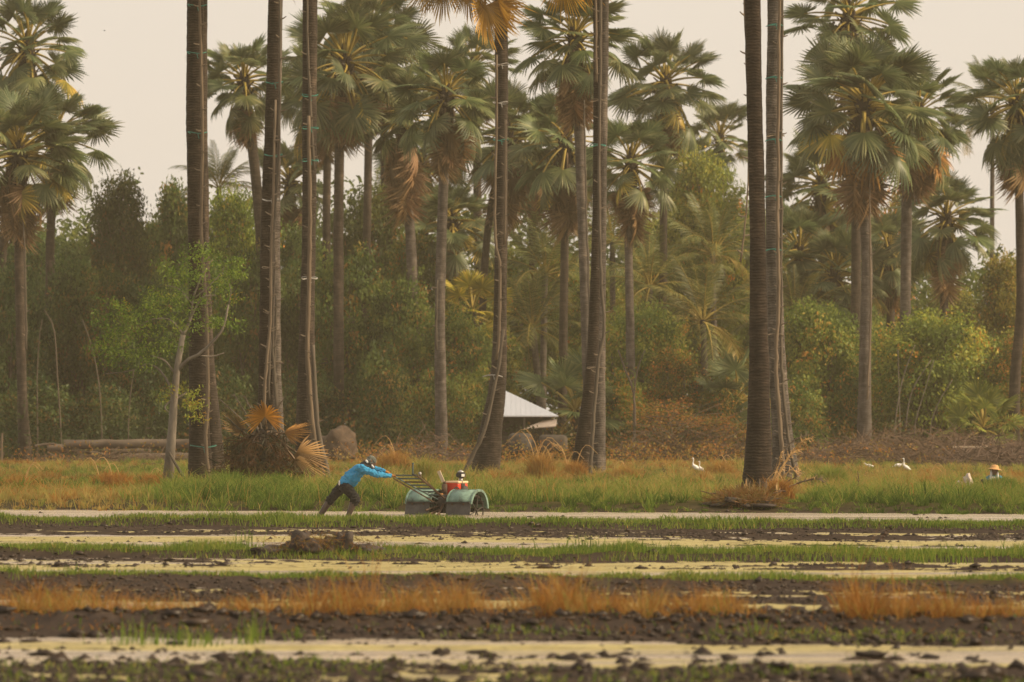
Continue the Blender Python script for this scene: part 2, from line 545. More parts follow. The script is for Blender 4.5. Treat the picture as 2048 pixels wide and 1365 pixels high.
# bund grass: the three green bunds
for (a, b, hh, n, seed, hmin, hmax, lab) in ((106.2, 109.9, .12, 46000, 51, .05, .15, 'short green grass along the low bund before the ploughing man'),
                                              (81.5, 84.9, .13, 42000, 52, .06, .17, 'rank green grass along the tall bund with the mud heap'),
                                              (69.3, 72.1, .085, 30000, 53, .04, .10, 'short dark green grass along the bund behind the orange straw')):
    x, y, q = on_band(n, a, b, 0.15)
    pn = fbm(x * 0.45, q * 0.8, 3, seed)
    low = sstep(a + 0.2, a + 0.9, q)                       # bare muddy face towards the camera
    keep = rng.uniform(0, 1, n) < np.clip(0.2 + 1.0 * low + 0.8 * pn, 0, 1)
    x, y, q, pn = x[keep], y[keep], q[keep], pn[keep]
    tall = np.clip(fbm(x * 0.9, q * 0.3, 2, seed + 9), 0, 1)
    h = rng.uniform(hmin, hmax, len(x)) * (0.8 + 1.5 * tall)
    ti = np.clip(0.30 + 0.16 * pn + rng.normal(0, 0.09, len(x)) + 0.25 * (rng.uniform(0, 1, len(x)) > 0.93), 0, 1)
    grass('bund_grass', x, y, h, 0.016 if a > 100 else 0.012, 0.55, ti, GRASS, lab, 'grass')

# a few tall green stalks on the bunds
xs, ys, hs = [], [], []
for (px, py, Y, n, spread, hh) in ((490, 1090, 83.5, 30, .12, .42), (680, 1090, 83.2, 24, .2, .3), (1150, 1090, 83, 70, .5, .28), (1240, 1095, 82.8, 60, .5, .26), (1800, 1085, 80.5, 160, 1.0, .30), (1600, 1075, 81, 50, .4, .25),
                                  (1860, 1085, 80.2, 70, .5, .33), (590, 1080, 83.8, 60, .6, .22), (310, 1300, 50.5, 60, .22, .30), (390, 1300, 50.2, 45, .2, .27), (500, 1290, 50.6, 22, .05, .36), (345, 1290, 51, 35, .3, .2),
                                  (540, 1275, 51.5, 30, .3, .16), (1065, 1260, 52, 40, .4, .14), (1500, 1270, 52, 22, .1, .22), (720, 1100, 82.5, 40, .6, .2), (30, 1150, 71, 80, .6, .16), (1960, 1040, 109, 60, .5, .2), (1900, 1040, 109, 50, .5, .2)):
    cx = (px - 1024) / F * Y
    xs.append(cx + rng.normal(0, spread, n)); ys.append(Y - 0 * cx + rng.normal(0, 0.25, n)); hs.append(hh * rng.uniform(0.45, 1.1, n))
x, y, h = map(np.concatenate, (xs, ys, hs))
grass('tall_bund_grass', x, y, h, 0.014, 0.35, np.clip(rng.normal(.3, .07, len(x)), 0, 1), GRASS, 'scattered taller bright green stalks sprouting from the bunds and mud', 'grass')

# orange straw on the nearest bund
x, y, q = on_band(2300, 53.7, 55.9, 0.15, 1.4)
x, y, taz, tk = tufts(x, y, 17, 0.05)
q = wq(x, y); n = len(x)
tht = np.clip(rng.normal(1, .5, 2300), .3, 2.6)[tk]; tjit = rng.normal(0, 1, 2300)[tk]
pxl = 1024 + x / y * F
pn = fbm(x * 0.8, q * 0.2, 3, 61)
dens = np.interp(pxl, [-300, 0, 200, 300, 420, 520, 700, 850, 930, 1000, 1150, 1250, 1440, 1490, 1540, 1670, 1690, 1850, 1930, 2048, 2400],
                 [.8, .9, 1.0, .7, .45, .7, .65, 1.0, .95, .65, .8, .95, .9, .45, .05, .0, .95, 1.0, .85, .8, .8])
keep = rng.uniform(0, 1, n) < np.clip(dens * (0.8 + 0.9 * pn), 0.0, 1)
x, y, q, pn, dens, taz, tht, tjit = x[keep], y[keep], q[keep], pn[keep], dens[keep], taz[keep], tht[keep], tjit[keep]
pk = np.clip(fbm(x * 1.7, q * 0.3, 2, 63), 0, 1)
h = tht * rng.uniform(.05, .18, len(x)) * (0.4 + 0.9 * dens + 2.3 * pk)
grass('straw_bund', x, y, h, 0.007, 1.05, np.clip(.90 + .09 * tjit + rng.normal(0, .05, len(x)) - .5 * (rng.uniform(0, 1, len(x)) > .94), 0, 1), GRASS, 'dry orange straw standing along the nearest bund', 'straw', az=taz)
n = 3500
x, y, q = on_band(n, 52.2, 55.6, 0.3, 1.4)
grass('bund_stubble', x, y, rng.uniform(.02, .09, n), 0.012, 1.4, np.clip(np.where(rng.uniform(0, 1, n) > .3, rng.normal(.97, .05, n), rng.normal(.2, .1, n)), 0, 1), GRASS, 'flattened brown straw and weeds on the dark face of the nearest bund', 'straw')
# sprouting weeds in the nearest mud
n = 30000
y = rng.uniform(41, 52, n); x = rng.uniform(-1, 1, n) * 0.09 * y * 1.3
keep = (fbm(x * 0.9, y * 0.8, 3, 71) + rng.uniform(-.35, .35, n) > 0.12) & (ground(x, y) > 0.005)
x, y = x[keep], y[keep]
grass('mud_weeds', x, y, rng.uniform(.02, .10, len(x)), 0.012, 0.9, np.clip(rng.normal(.36, .14, len(x)), 0, 1), GRASS, 'small weeds sprouting from the nearest blurred mud', 'weeds')

# green bank behind the water and the dry meadow up to the trees
x, y = scatter(4100, 122.0, 142, 1.3)
x, y, taz, tk = tufts(x, y, 27, 0.06)
tjit = rng.normal(0, 1, 4100)[tk]; tht = np.clip(rng.normal(.95, .45, 4100), .25, 2.4)[tk]
q = wq(x, y)
pxl = 1024 + x / y * F
gl = np.interp(pxl, [-300, 0, 230, 330, 420, 620, 1000, 1250, 1500, 2048, 2400], [.66, .66, .60, .26, .16, .2, .25, .30, .28, .24, .24])
pn = 1.3 * fbm(x * 0.45, y * 0.25, 3, 81)
keep = (q > 126.5)
x, y, gl, pn, q, taz, tjit, tht = x[keep], y[keep], gl[keep], pn[keep], q[keep], taz[keep], tjit[keep], tht[keep]
low = sstep(126.6, 130.5, q)
h = rng.uniform(.14, .40, len(x)) * (0.45 + 0.55 * low) * (1 + 0.55 * pn) * tht
h = h * np.interp(1024 + x / y * F, [0, 300, 380, 620, 760, 1380, 1430, 1600, 1650, 2048], [.75, .8, 1.3, 1.25, .9, .85, .25, .25, .9, .9])
ti = gl + 0.24 * pn + rng.normal(0, .07, len(x)) + .08 * tjit + 0.3 * (rng.uniform(0, 1, len(x)) > 0.92) + .14 * (y - 130) / 10
grass('bank_grass', x, y, h, 0.017, 1.15, np.clip(ti, 0, 1), GRASS, 'lush green grass bank behind the flooded strip', 'grass', az=taz)

nt_ = 7300
x, y = scatter(nt_, 139, 224, 1.25, 0.25)
x, y, taz, tk = tufts(x, y, 23, 0.08)
n = len(x)
tjit = rng.normal(0, 1, nt_)[tk]; tht = np.clip(rng.normal(1, .5, nt_), .3, 2.8)[tk]
pn = fbm(x * 0.16, y * 0.10, 3, 91)
pm = fbm(x * 0.7, y * 0.3, 2, 93)
h = tht * rng.uniform(.12, .36, n) * (1 + 0.5 * pm) * np.interp(y, [139, 160, 195, 224], [.8, .72, .6, .42])
ti = np.interp(y, [139, 150, 175, 200, 224], [.32, .38, .42, .48, .60]) + 0.45 * pn + 0.25 * sstep(.05, .3, fbm(x * .22 + 9, y * .12, 3, 97)) + rng.normal(0, .06, n) + .10 * tjit
grass('meadow_grass', x, y, h, 0.022, 1.15, np.clip(ti, 0, 1), GRASS, 'dry golden and green meadow grass between bank and trees', 'grass', az=taz)

# thin dry stalks standing above the bank and the meadow
n = 3600
x, y = scatter(n, 129, 205, 1.2, 0.4)
keep = fbm(x * .4, y * .2, 2, 101) + rng.uniform(-.3, .3, n) > 0
x, y = x[keep], y[keep]
grass('dry_stalks', x, y, rng.uniform(.3, .75, len(x)), 0.014, 0.6, np.clip(rng.normal(.72, .1, len(x)), 0, 1), GRASS, 'thin dry stalks standing above the bank and meadow grass', 'grass')

# ------------------------------------------------------------------ palms
FAN = mat_leaf('fan_blade', [(0.0, (.042, .064, .026)), (0.4, (.088, .118, .050)), (0.7, (.150, .178, .074)), (1.0, (.26, .25, .12))], 0.36, True, 0.4, 0.022)
PETIOLE = mat_leaf('petiole', [(0.0, (.22, .165, .035)), (1.0, (.40, .30, .07))], 0.1, False, 0.5, 0.02)
DEADFAN = mat_leaf('dead_blade', [(0.0, (.09, .058, .028)), (0.5, (.19, .118, .054)), (1.0, (.32, .21, .10))], 0.22, True, gloss=0.02)
DEADSTALK = mat_leaf('dead_stalk', [(0.0, (.08, .05, .028)), (1.0, (.15, .095, .05))], 0.05, False, gloss=0.02)


def fan_mesh(name, seed, L, Rb, nseg, A, cup, droop, tipdroop, dead=False, collapse=0.0, wid=1.0):
    """fan frond: stalk along +X from the origin, pleated blade split into tapering fingers"""
    r = random.Random(seed)
    V, Fa, T, MI = [], [], [], []

    def quadstrip(pts_l, pts_r):
        pass
    # stalk: three-sided, sagging
    npt = 5; sag = 0.10 * L
    st = []
    for i in range(npt):
        u = i / (npt - 1)
        st.append((L * u, 0, -sag * u * u + 0.05 * math.sin(u * 3)))
    for i, p in enumerate(st):
        rr = 0.066 - 0.03 * i / (npt - 1)
        for k in range(3):
            a = 2.094 * k + 0.5
            V.append((p[0], p[1] + math.cos(a) * rr, p[2] + math.sin(a) * rr * 0.7)); T.append(r.uniform(0.2, 0.9))
    for i in range(npt - 1):
        for k in range(3):
            a, b = i * 3 + k, i * 3 + (k + 1) % 3
            Fa += [(a, b, b + 3), (a, b + 3, a + 3)]; MI += [1, 1]
    slope = -2 * sag / L
    c0 = Vector(st[-1])

    def pos(a, rad, dz=0.0, sidefold=0.0):
        q = rad / Rb
        x = math.cos(a) * rad; y = math.sin(a) * rad * wid
        # collapse folds the fan like a closing umbrella
        z = -droop * Rb * q * q * (0.5 + 0.5 * abs(math.sin(a))) + cup * abs(y) - tipdroop * Rb * max(0, q - 0.55) ** 1.6
        if collapse > 0:
            y *= (1 - collapse); x = x * (1 - collapse * 0.3) + collapse * rad * 0.35
            z += math.sin(a * 3 + seed) * 0.10 * rad * collapse * 2
        z += dz
        return (c0.x + x, c0.y + y, c0.z + z + slope * x)
    ci = len(V); V.append(tuple(c0)); T.append(0.5)
    da = 2 * A / nseg
    for i in range(nseg):
        a = -A + da * (i + 0.5)
        ln = Rb * (0.80 + 0.20 * math.cos(a * 0.6)) * r.uniform(0.78, 1.10)
        ti = r.uniform(0.15, 0.85)
        split = 0.44 * r.uniform(0.8, 1.15)
        b = len(V)
        pl = 0.035 * Rb
        jd = r.uniform(-0.35, 0.1) * 0.25 * Rb if r.random() < (0.35 if not dead else 0.6) else 0
        ja = r.uniform(-0.4, 0.4) * da
        for rad, half, z0 in ((Rb * split, 0.5, 0), (Rb * (split + (ln / Rb - split) * 0.55), 0.30, jd * 0.35)):
            kk = a + (ja * 0.4 if half < 0.5 else 0)
            V.append(pos(kk - da * half, rad, -pl * (0.6 if half < .5 else 1) + z0))
            V.append(pos(kk, rad, pl * 0.4 + z0))
            V.append(pos(kk + da * half, rad, -pl * (0.6 if half < .5 else 1) + z0))
            T += [ti, ti + 0.08, ti]
        V.append(pos(a + ja, ln, jd)); T.append(min(1, ti + 0.2))
        Fa += [(ci, b, b + 1), (ci, b + 1, b + 2), (b, b + 3, b + 4), (b, b + 4, b + 1), (b + 1, b + 4, b + 5), (b + 1, b + 5, b + 2), (b + 3, b + 6, b + 4), (b + 4, b + 6, b + 5)]
        MI += [0] * 8
    me = mesh_np(name, np.array(V), np.array(Fa), [DEADFAN, DEADSTALK] if dead else [FAN, PETIOLE], False, {'tint': np.clip(np.array(T), 0, 1)}, MI)
    return me


FANS_UP = [fan_mesh('frond', 10 + i, 1.20, .90, 34, R(132), -0.10 + 0.12 * i, 0.06, 0.12) for i in range(3)]
FANS_OUT = [fan_mesh('frond', 20 + i, 1.38, .90, 34, R(145), 0.12 * (i - 1), 0.14, 0.25) for i in range(4)]
FANS_LOW = [fan_mesh('frond', 30 + i, 1.35, .94, 32, R(138), -0.20, 0.25, 0.5, collapse=0.12 * i) for i in range(3)]
FANS_DEAD = [fan_mesh('dead_frond', 40 + i, 0.95, 1.12, 26, R(110), -0.4, 0.35, 0.5, dead=True, collapse=0.25 + 0.1 * i) for i in range(4)]
FANS_DRY = [fan_mesh('dry_frond', 50 + i, 0.9, 1.1, 34, R(140), -0.25, 0.25, 0.5, dead=True, collapse=0.05) for i in range(2)]


def place_frond(me, name, parent, loc, az, el, roll, scale, col=(1, 1, 1)):
    o = bpy.data.objects.new(name, me)
    o.rotation_mode = 'QUATERNION'
    o.rotation_quaternion = (Matrix.Rotation(az, 3, 'Z') @ Matrix.Rotation(-el, 3, 'Y') @ Matrix.Rotation(roll, 3, 'X')).to_quaternion()
    o.location = loc
    o.scale = (scale, scale, scale)
    o.color = (*col, 1)
    return link(o, parent)


def bark_mat(name, c1, c2, c3, ring=11.0, bump=0.5):
    m, t, b, o = new_mat(name)
    geo = N(t, 'ShaderNodeTexCoord')
    mp = N(t, 'ShaderNodeMapping'); mp.inputs['Scale'].default_value = (1.2, 1.2, 4.0); t.links.new(geo.outputs['Object'], mp.inputs[0])
    n1 = N(t, 'ShaderNodeTexNoise'); n1.inputs['Scale'].default_value = 2.4; n1.inputs['Detail'].default_value = 7; n1.inputs['Roughness'].default_value = 0.7
    t.links.new(mp.outputs[0], n1.inputs['Vector'])
    wv = N(t, 'ShaderNodeTexWave', bands_direction='Z'); wv.inputs['Scale'].default_value = ring / 6.283 * 2; wv.inputs['Distortion'].default_value = 5.0; wv.inputs['Detail'].default_value = 3; wv.inputs['Detail Scale'].default_value = 1.5
    t.links.new(geo.outputs['Object'], wv.inputs['Vector'])
    r = ramp(t, [(0.28, c1), (0.5, c2), (0.72, c3)])
    mth = N(t, 'ShaderNodeMath', operation='MULTIPLY_ADD'); mth.inputs[1].default_value = 0.10; t.links.new(wv.outputs['Fac'], mth.inputs[0])
    sb = N(t, 'ShaderNodeMath', operation='SUBTRACT'); sb.inputs[1].default_value = 0.05; t.links.new(n1.outputs[0], sb.inputs[0])
    t.links.new(sb.outputs[0], mth.inputs[2])
    t.links.new(mth.outputs[0], r.inputs[0])
    n5 = N(t, 'ShaderNodeTexNoise'); n5.inputs['Scale'].default_value = 0.9; n5.inputs['Detail'].default_value = 6; n5.inputs['Roughness'].default_value = 0.75
    mp5 = N(t, 'ShaderNodeMapping'); mp5.inputs['Scale'].default_value = (2.6, 2.6, .8); t.links.new(geo.outputs['Object'], mp5.inputs[0]); t.links.new(mp5.outputs[0], n5.inputs['Vector'])
    r5 = ramp(t, [(.34, (.45, .42, .38)), (.5, (1, 1, 1)), (.66, (1.9, 1.8, 1.65))]); t.links.new(n5.outputs[0], r5.inputs[0])
    mx5 = N(t, 'ShaderNodeMix', data_type='RGBA', blend_type='MULTIPLY'); mx5.inputs[0].default_value = 1
    t.links.new(r.outputs[0], mx5.inputs[6]); t.links.new(r5.outputs[0], mx5.inputs[7]); t.links.new(mx5.outputs[2], b.inputs['Base Color'])
    b.inputs['Roughness'].default_value = 0.9; b.inputs['Specular IOR Level'].default_value = 0.2
    bp = N(t, 'ShaderNodeBump'); bp.inputs['Strength'].default_value = bump; bp.inputs['Distance'].default_value = 0.03
    ad = N(t, 'ShaderNodeMath', operation='ADD'); t.links.new(wv.outputs['Fac'], ad.inputs[0]); t.links.new(n1.outputs[0], ad.inputs[1])
    t.links.new(ad.outputs[0], bp.inputs['Height']); t.links.new(bp.outputs[0], b.inputs['Normal'])
    return m


BARK_DARK = bark_mat('dark_palm_bark', (.009, .006, .0045), (.022, .015, .011), (.050, .036, .026), 13, .4)
BARK_GREY = bark_mat('grey_palm_bark', (.034, .027, .023), (.075, .063, .054), (.14, .12, .104), 13, .3)
BARK_MID = bark_mat('brown_palm_bark', (.018, .0135, .0105), (.040, .030, .023), (.080, .062, .049), 13, .3)
FRUIT = mat_noise('palm_fruit', (.02, .014, .008), (.07, .05, .02), 3, 0.5)


def trunk_mesh(name, pts, mat, step=0.09, n=14, rough=0.02, seed=0):
    """pts: (x,y,z,radius) relative to the base"""
    rr = random.Random(seed)
    ln = sum((Vector(pts[i + 1][:3]) - Vector(pts[i][:3])).length for i in range(len(pts) - 1))
    k = max(8, int(ln / step))
    c = catmull(pts, k)
    ang = np.linspace(0, 2 * np.pi, n, endpoint=False)
    i = np.arange(k)
    ring = 1 + (i % 2) * 0.012 + np.array([rr.uniform(-rough, rough) for _ in range(k)])
    off = 1 + 0.05 * np.array([[vnoise(a * 1.1 + seed, z * 1.2, seed) for a in ang] for z in c[:, 2]]).reshape(k, n)
    V = np.empty((k, n, 3))
    V[:, :, 0] = c[:, 0][:, None] + np.cos(ang)[None, :] * (c[:, 3] * ring)[:, None] * off
    V[:, :, 1] = c[:, 1][:, None] + np.sin(ang)[None, :] * (c[:, 3] * ring)[:, None] * off
    V[:, :, 2] = c[:, 2][:, None]
    a = (np.arange(k - 1)[:, None] * n + np.arange(n)[None, :]).ravel()
    b = (np.arange(k - 1)[:, None] * n + (np.arange(n)[None, :] + 1) % n).ravel()
    return mesh_np(name, V.reshape(-1, 3), np.stack([a, b, b + n, a + n], 1), [mat], True), c


def fan_crown(root, top, seed, s, n_green, n_dead, shade=1.0, yellow=1, skirt=1.0, fruit=False, orange=0, spread=1.0):
    r = random.Random(seed)
    top = Vector(top)
    ga = 2.39996
    span = r.uniform(112, 152); tall = r.uniform(.85, 1.2)
    for i in range(n_green):
        u = (i + 0.5) / n_green
        el = R(84 - span * u ** (0.92 * tall)) + r.gauss(0, R(6))
        az = i * ga + r.gauss(0, 0.2) + seed
        z = 0.35 - 0.75 * u
        me = r.choice(FANS_UP if u < 0.33 else FANS_OUT if u < 0.72 else FANS_LOW)
        g = r.uniform(0.8, 1.25) * shade
        col = (g * r.uniform(0.9, 1.12), g, g * r.uniform(0.85, 1.1))
        if u > 0.85 and r.random() < 0.25 * yellow: col = (2.6 * g, 1.7 * g, 0.7 * g)
        place_frond(me, 'frond', root, top + Vector((math.cos(az) * .13, math.sin(az) * .13, z)) * s, az, el + r.choice((0, 0, 0, r.uniform(-.5, .2))), r.gauss(0, R(28)), s * (0.72 + 0.28 * min(1, u * 3)) * r.uniform(0.74, 1.12) * spread, col)
    for i in range(n_dead):
        u = (i + 0.5) / max(1, n_dead)
        az = i * ga + r.gauss(0, 0.3) + 1.3 * seed
        el = R(-62 - 24 * u) + r.gauss(0, R(5))
        g = r.uniform(0.65, 1.3)
        place_frond(r.choice(FANS_DEAD), 'dead_frond', root, top + Vector((math.cos(az) * .16, math.sin(az) * .16, -0.35 - 0.85 * u * skirt)) * s, az, el, r.gauss(0, R(25)), s * r.uniform(0.72, 0.98), (g, g * r.uniform(.85, 1.0), g * .9))
    for i in range(orange):
        az = r.uniform(0, 6.28)
        place_frond(r.choice(FANS_DRY), 'dry_frond', root, top + Vector((0, 0, -0.5)) * s, az, R(r.uniform(-75, -45)), r.gauss(0, R(30)), s * r.uniform(0.8, 1), (2.2, 1.7, .9))
    # fibrous heart with stalk bases
    mb = MB()
    mb.lathe(top, [(0.16 * s, -1.5 * s), (0.23 * s, -0.9 * s), (0.27 * s, -0.3 * s), (0.20 * s, 0.2 * s), (0.05 * s, 0.55 * s)], 9)
    for i in range(26):
        az = i * ga; zz = -1.3 + 1.3 * i / 26
        d = Vector((math.cos(az), math.sin(az), 0))
        mb.tube([top + (d * .2 + Vector((0, 0, zz))) * s, top + (d * (.34 + .12 * (i / 26)) + Vector((0, 0, zz + .22))) * s], [.05 * s, .02 * s], 4)
    mb.build('crown_heart', [BARK_DARK], root)
    if fruit:
        fb = MB()
        for i in range(24):
            az = r.uniform(0, 6.28); rad = r.uniform(.3, .55); zz = r.uniform(-.75, -.15)
            p = top + Vector((math.cos(az) * rad, math.sin(az) * rad, zz)) * s
            fb.lathe(p, [(.01, -.075), (.06, -.05), (.075, 0), (.055, .05), (.01, .07)], 7)
        tag(fb.build('fruit_cluster', [FRUIT], root, True), kind='stuff')


def palm(label, pts_px, Y, s, ng, nd, seed, bark, w_px=None, base_z=None, group='background fan palms', **kw):
    """pts_px: trunk from the base up to the crown as (px, py[, width px]); the crown sits at the last point"""
    pts = [P(p[0], p[1], Y) for p in pts_px]
    b = pts[0]
    g = gz(b.x, Y)
    base = Vector((b.x, Y, g - 0.15))
    root = empty('palm_tree', base, label, 'palm tree', group)
    rel = []
    k = Y / F
    for i, p in enumerate(pts):
        wp = pts_px[i][2] if len(pts_px[i]) > 2 else (w_px or 20)
        q = p - base
        if i == 0: q = Vector((0, 0, 0))
        rel.append((q.x, q.y, q.z, wp / 2 * k))
    if len(rel) > 2 and rel[1][2] < 0.3: rel.pop(1)
    me, c = trunk_mesh('trunk', rel, bark, 0.09 if Y < 200 else 0.2, 14 if Y < 200 else 10, 0.02, seed)
    link(bpy.data.objects.new('trunk', me), root)
    fan_crown(root, rel[-1][:3], seed, s * (.97 if Y > 200 else 1), int(ng * 1.5), int(nd * 1.5), **kw)
    return root, base, c


FP = 'tall palms with climbing poles at the field edge'
front = {}
front['f1'] = palm('dark thick palm trunk rising beside the small leafy tree, above the wooden logs', [(402, 962, 52), (399, 850, 42), (394, 500, 35), (390, 250, 35), (391, 0, 34), (393, -260, 32)], 168, 1.1, 26, 6, 1, BARK_DARK, group=FP)
front['f1b'] = palm('palm trunk flaring just behind the dark trunk beside the dry palm sapling', [(432, 962, 46), (420, 820, 38), (411, 700, 34), (402, 450, 32), (399, 0, 31), (402, -330, 30)], 173, 1.1, 26, 6, 2, BARK_MID, group=FP)
front['f2'] = palm('dark palm trunk with several peg poles behind the dry palm sapling', [(528, 965, 36), (532, 800, 32), (536, 450, 28), (545, 200, 27), (550, 0, 27), (556, -280, 26)], 166, 1.1, 26, 6, 3, BARK_DARK, group=FP)
front['f2b'] = palm('grey palm trunk close behind the dark one at the dry palm sapling', [(552, 962, 48), (546, 800, 37), (546, 600, 30), (549, 300, 25), (554, 0, 23), (560, -200, 22)], 171, 1.05, 26, 6, 4, BARK_GREY, group=FP)
front['f3'] = palm('palm trunk with long pale peg pole just behind the bent man', [(618, 958, 52), (613, 850, 42), (614, 650, 30), (618, 450, 28), (619, 200, 29), (620, 0, 29), (622, -300, 28)], 169, 1.1, 26, 6, 5, BARK_MID, group=FP)
front['f4'] = palm('leaning palm trunk behind the red engine with orange dead fronds hanging at its top', [(968, 948, 62), (982, 860, 46), (996, 760, 33), (1000, 650, 27), (1002, 450, 25), (1003, 200, 26), (1002, 0, 26), (1002, -240, 25)], 185, 1.1, 24, 3, 6, BARK_MID, group=FP)
front['f5'] = palm('dark palm trunk curving at its foot, twin of a grey one, beside the golden grass', [(1158, 948, 42), (1172, 850, 32), (1184, 720, 24), (1193, 500, 20), (1196, 250, 19), (1196, 0, 19), (1196, -320, 19)], 184, 1.1, 26, 6, 7, BARK_DARK, group=FP)
front['f5b'] = palm('straight grey palm trunk twinned with the dark curved one', [(1195, 940, 34), (1196, 850, 29), (1199, 720, 24), (1202, 500, 20), (1205, 250, 20), (1208, 0, 20), (1211, -250, 19)], 188, 1.05, 26, 6, 8, BARK_GREY, group=FP)
front['f6'] = palm('thickest dark palm trunk with dry straw and stalks at its foot', [(1514, 1000, 74), (1516, 930, 56), (1518, 800, 45), (1517, 620, 36), (1515, 450, 32), (1510, 250, 32), (1505, 0, 31), (1500, -300, 30)], 139, 1.1, 26, 6, 9, BARK_DARK, group=FP)
front['f6b'] = palm('grey palm trunk with green cord ties standing close behind the thickest trunk', [(1574, 965, 62), (1566, 880, 44), (1557, 760, 35), (1550, 600, 32), (1547, 450, 31), (1548, 200, 31), (1550, 0, 30), (1553, -350, 28)], 164, 1.1, 26, 6, 10, BARK_GREY, group=FP)

# orange dead fronds that hang into view on the leaning palm and its neighbour
rt, bs, cc = front['f4']
tp = Vector(cc[-1][:3])
FANS_HANG = [fan_mesh('dry_frond', 60 + i, 0.8, 1.15, 40, R(125), -0.35, 0.30, 0.25, dead=True, collapse=0.30) for i in range(2)]
for (px, py, az, el, roll, sca, col) in ((975, -52, R(200), R(-84), R(85), 1.30, (2.5, 2.25, .8)), (905, -95, R(175), R(-74), R(80), 1.25, (1.9, 1.8, .8)), (990, -75, R(215), R(-86), R(60), 1.2, (2.2, 2.0, .7)),
                                         (868, -90, R(185), R(-78), R(95), 1.1, (1.6, 1.5, .8)), (1110, -95, R(-10), R(-76), R(80), 1.15, (3.0, 2.7, .6)), (945, -90, R(190), R(-80), R(85), 1.2, (1.7, 1.5, .7)), (1150, -110, R(-20), R(-80), R(95), 1.1, (2.6, 2.2, .6))):
    p = P(px, py, 184.4) - bs
    place_frond(FANS_HANG[0 if px > 950 else 1], 'dry_frond', rt, p, az, el, roll, sca, col)

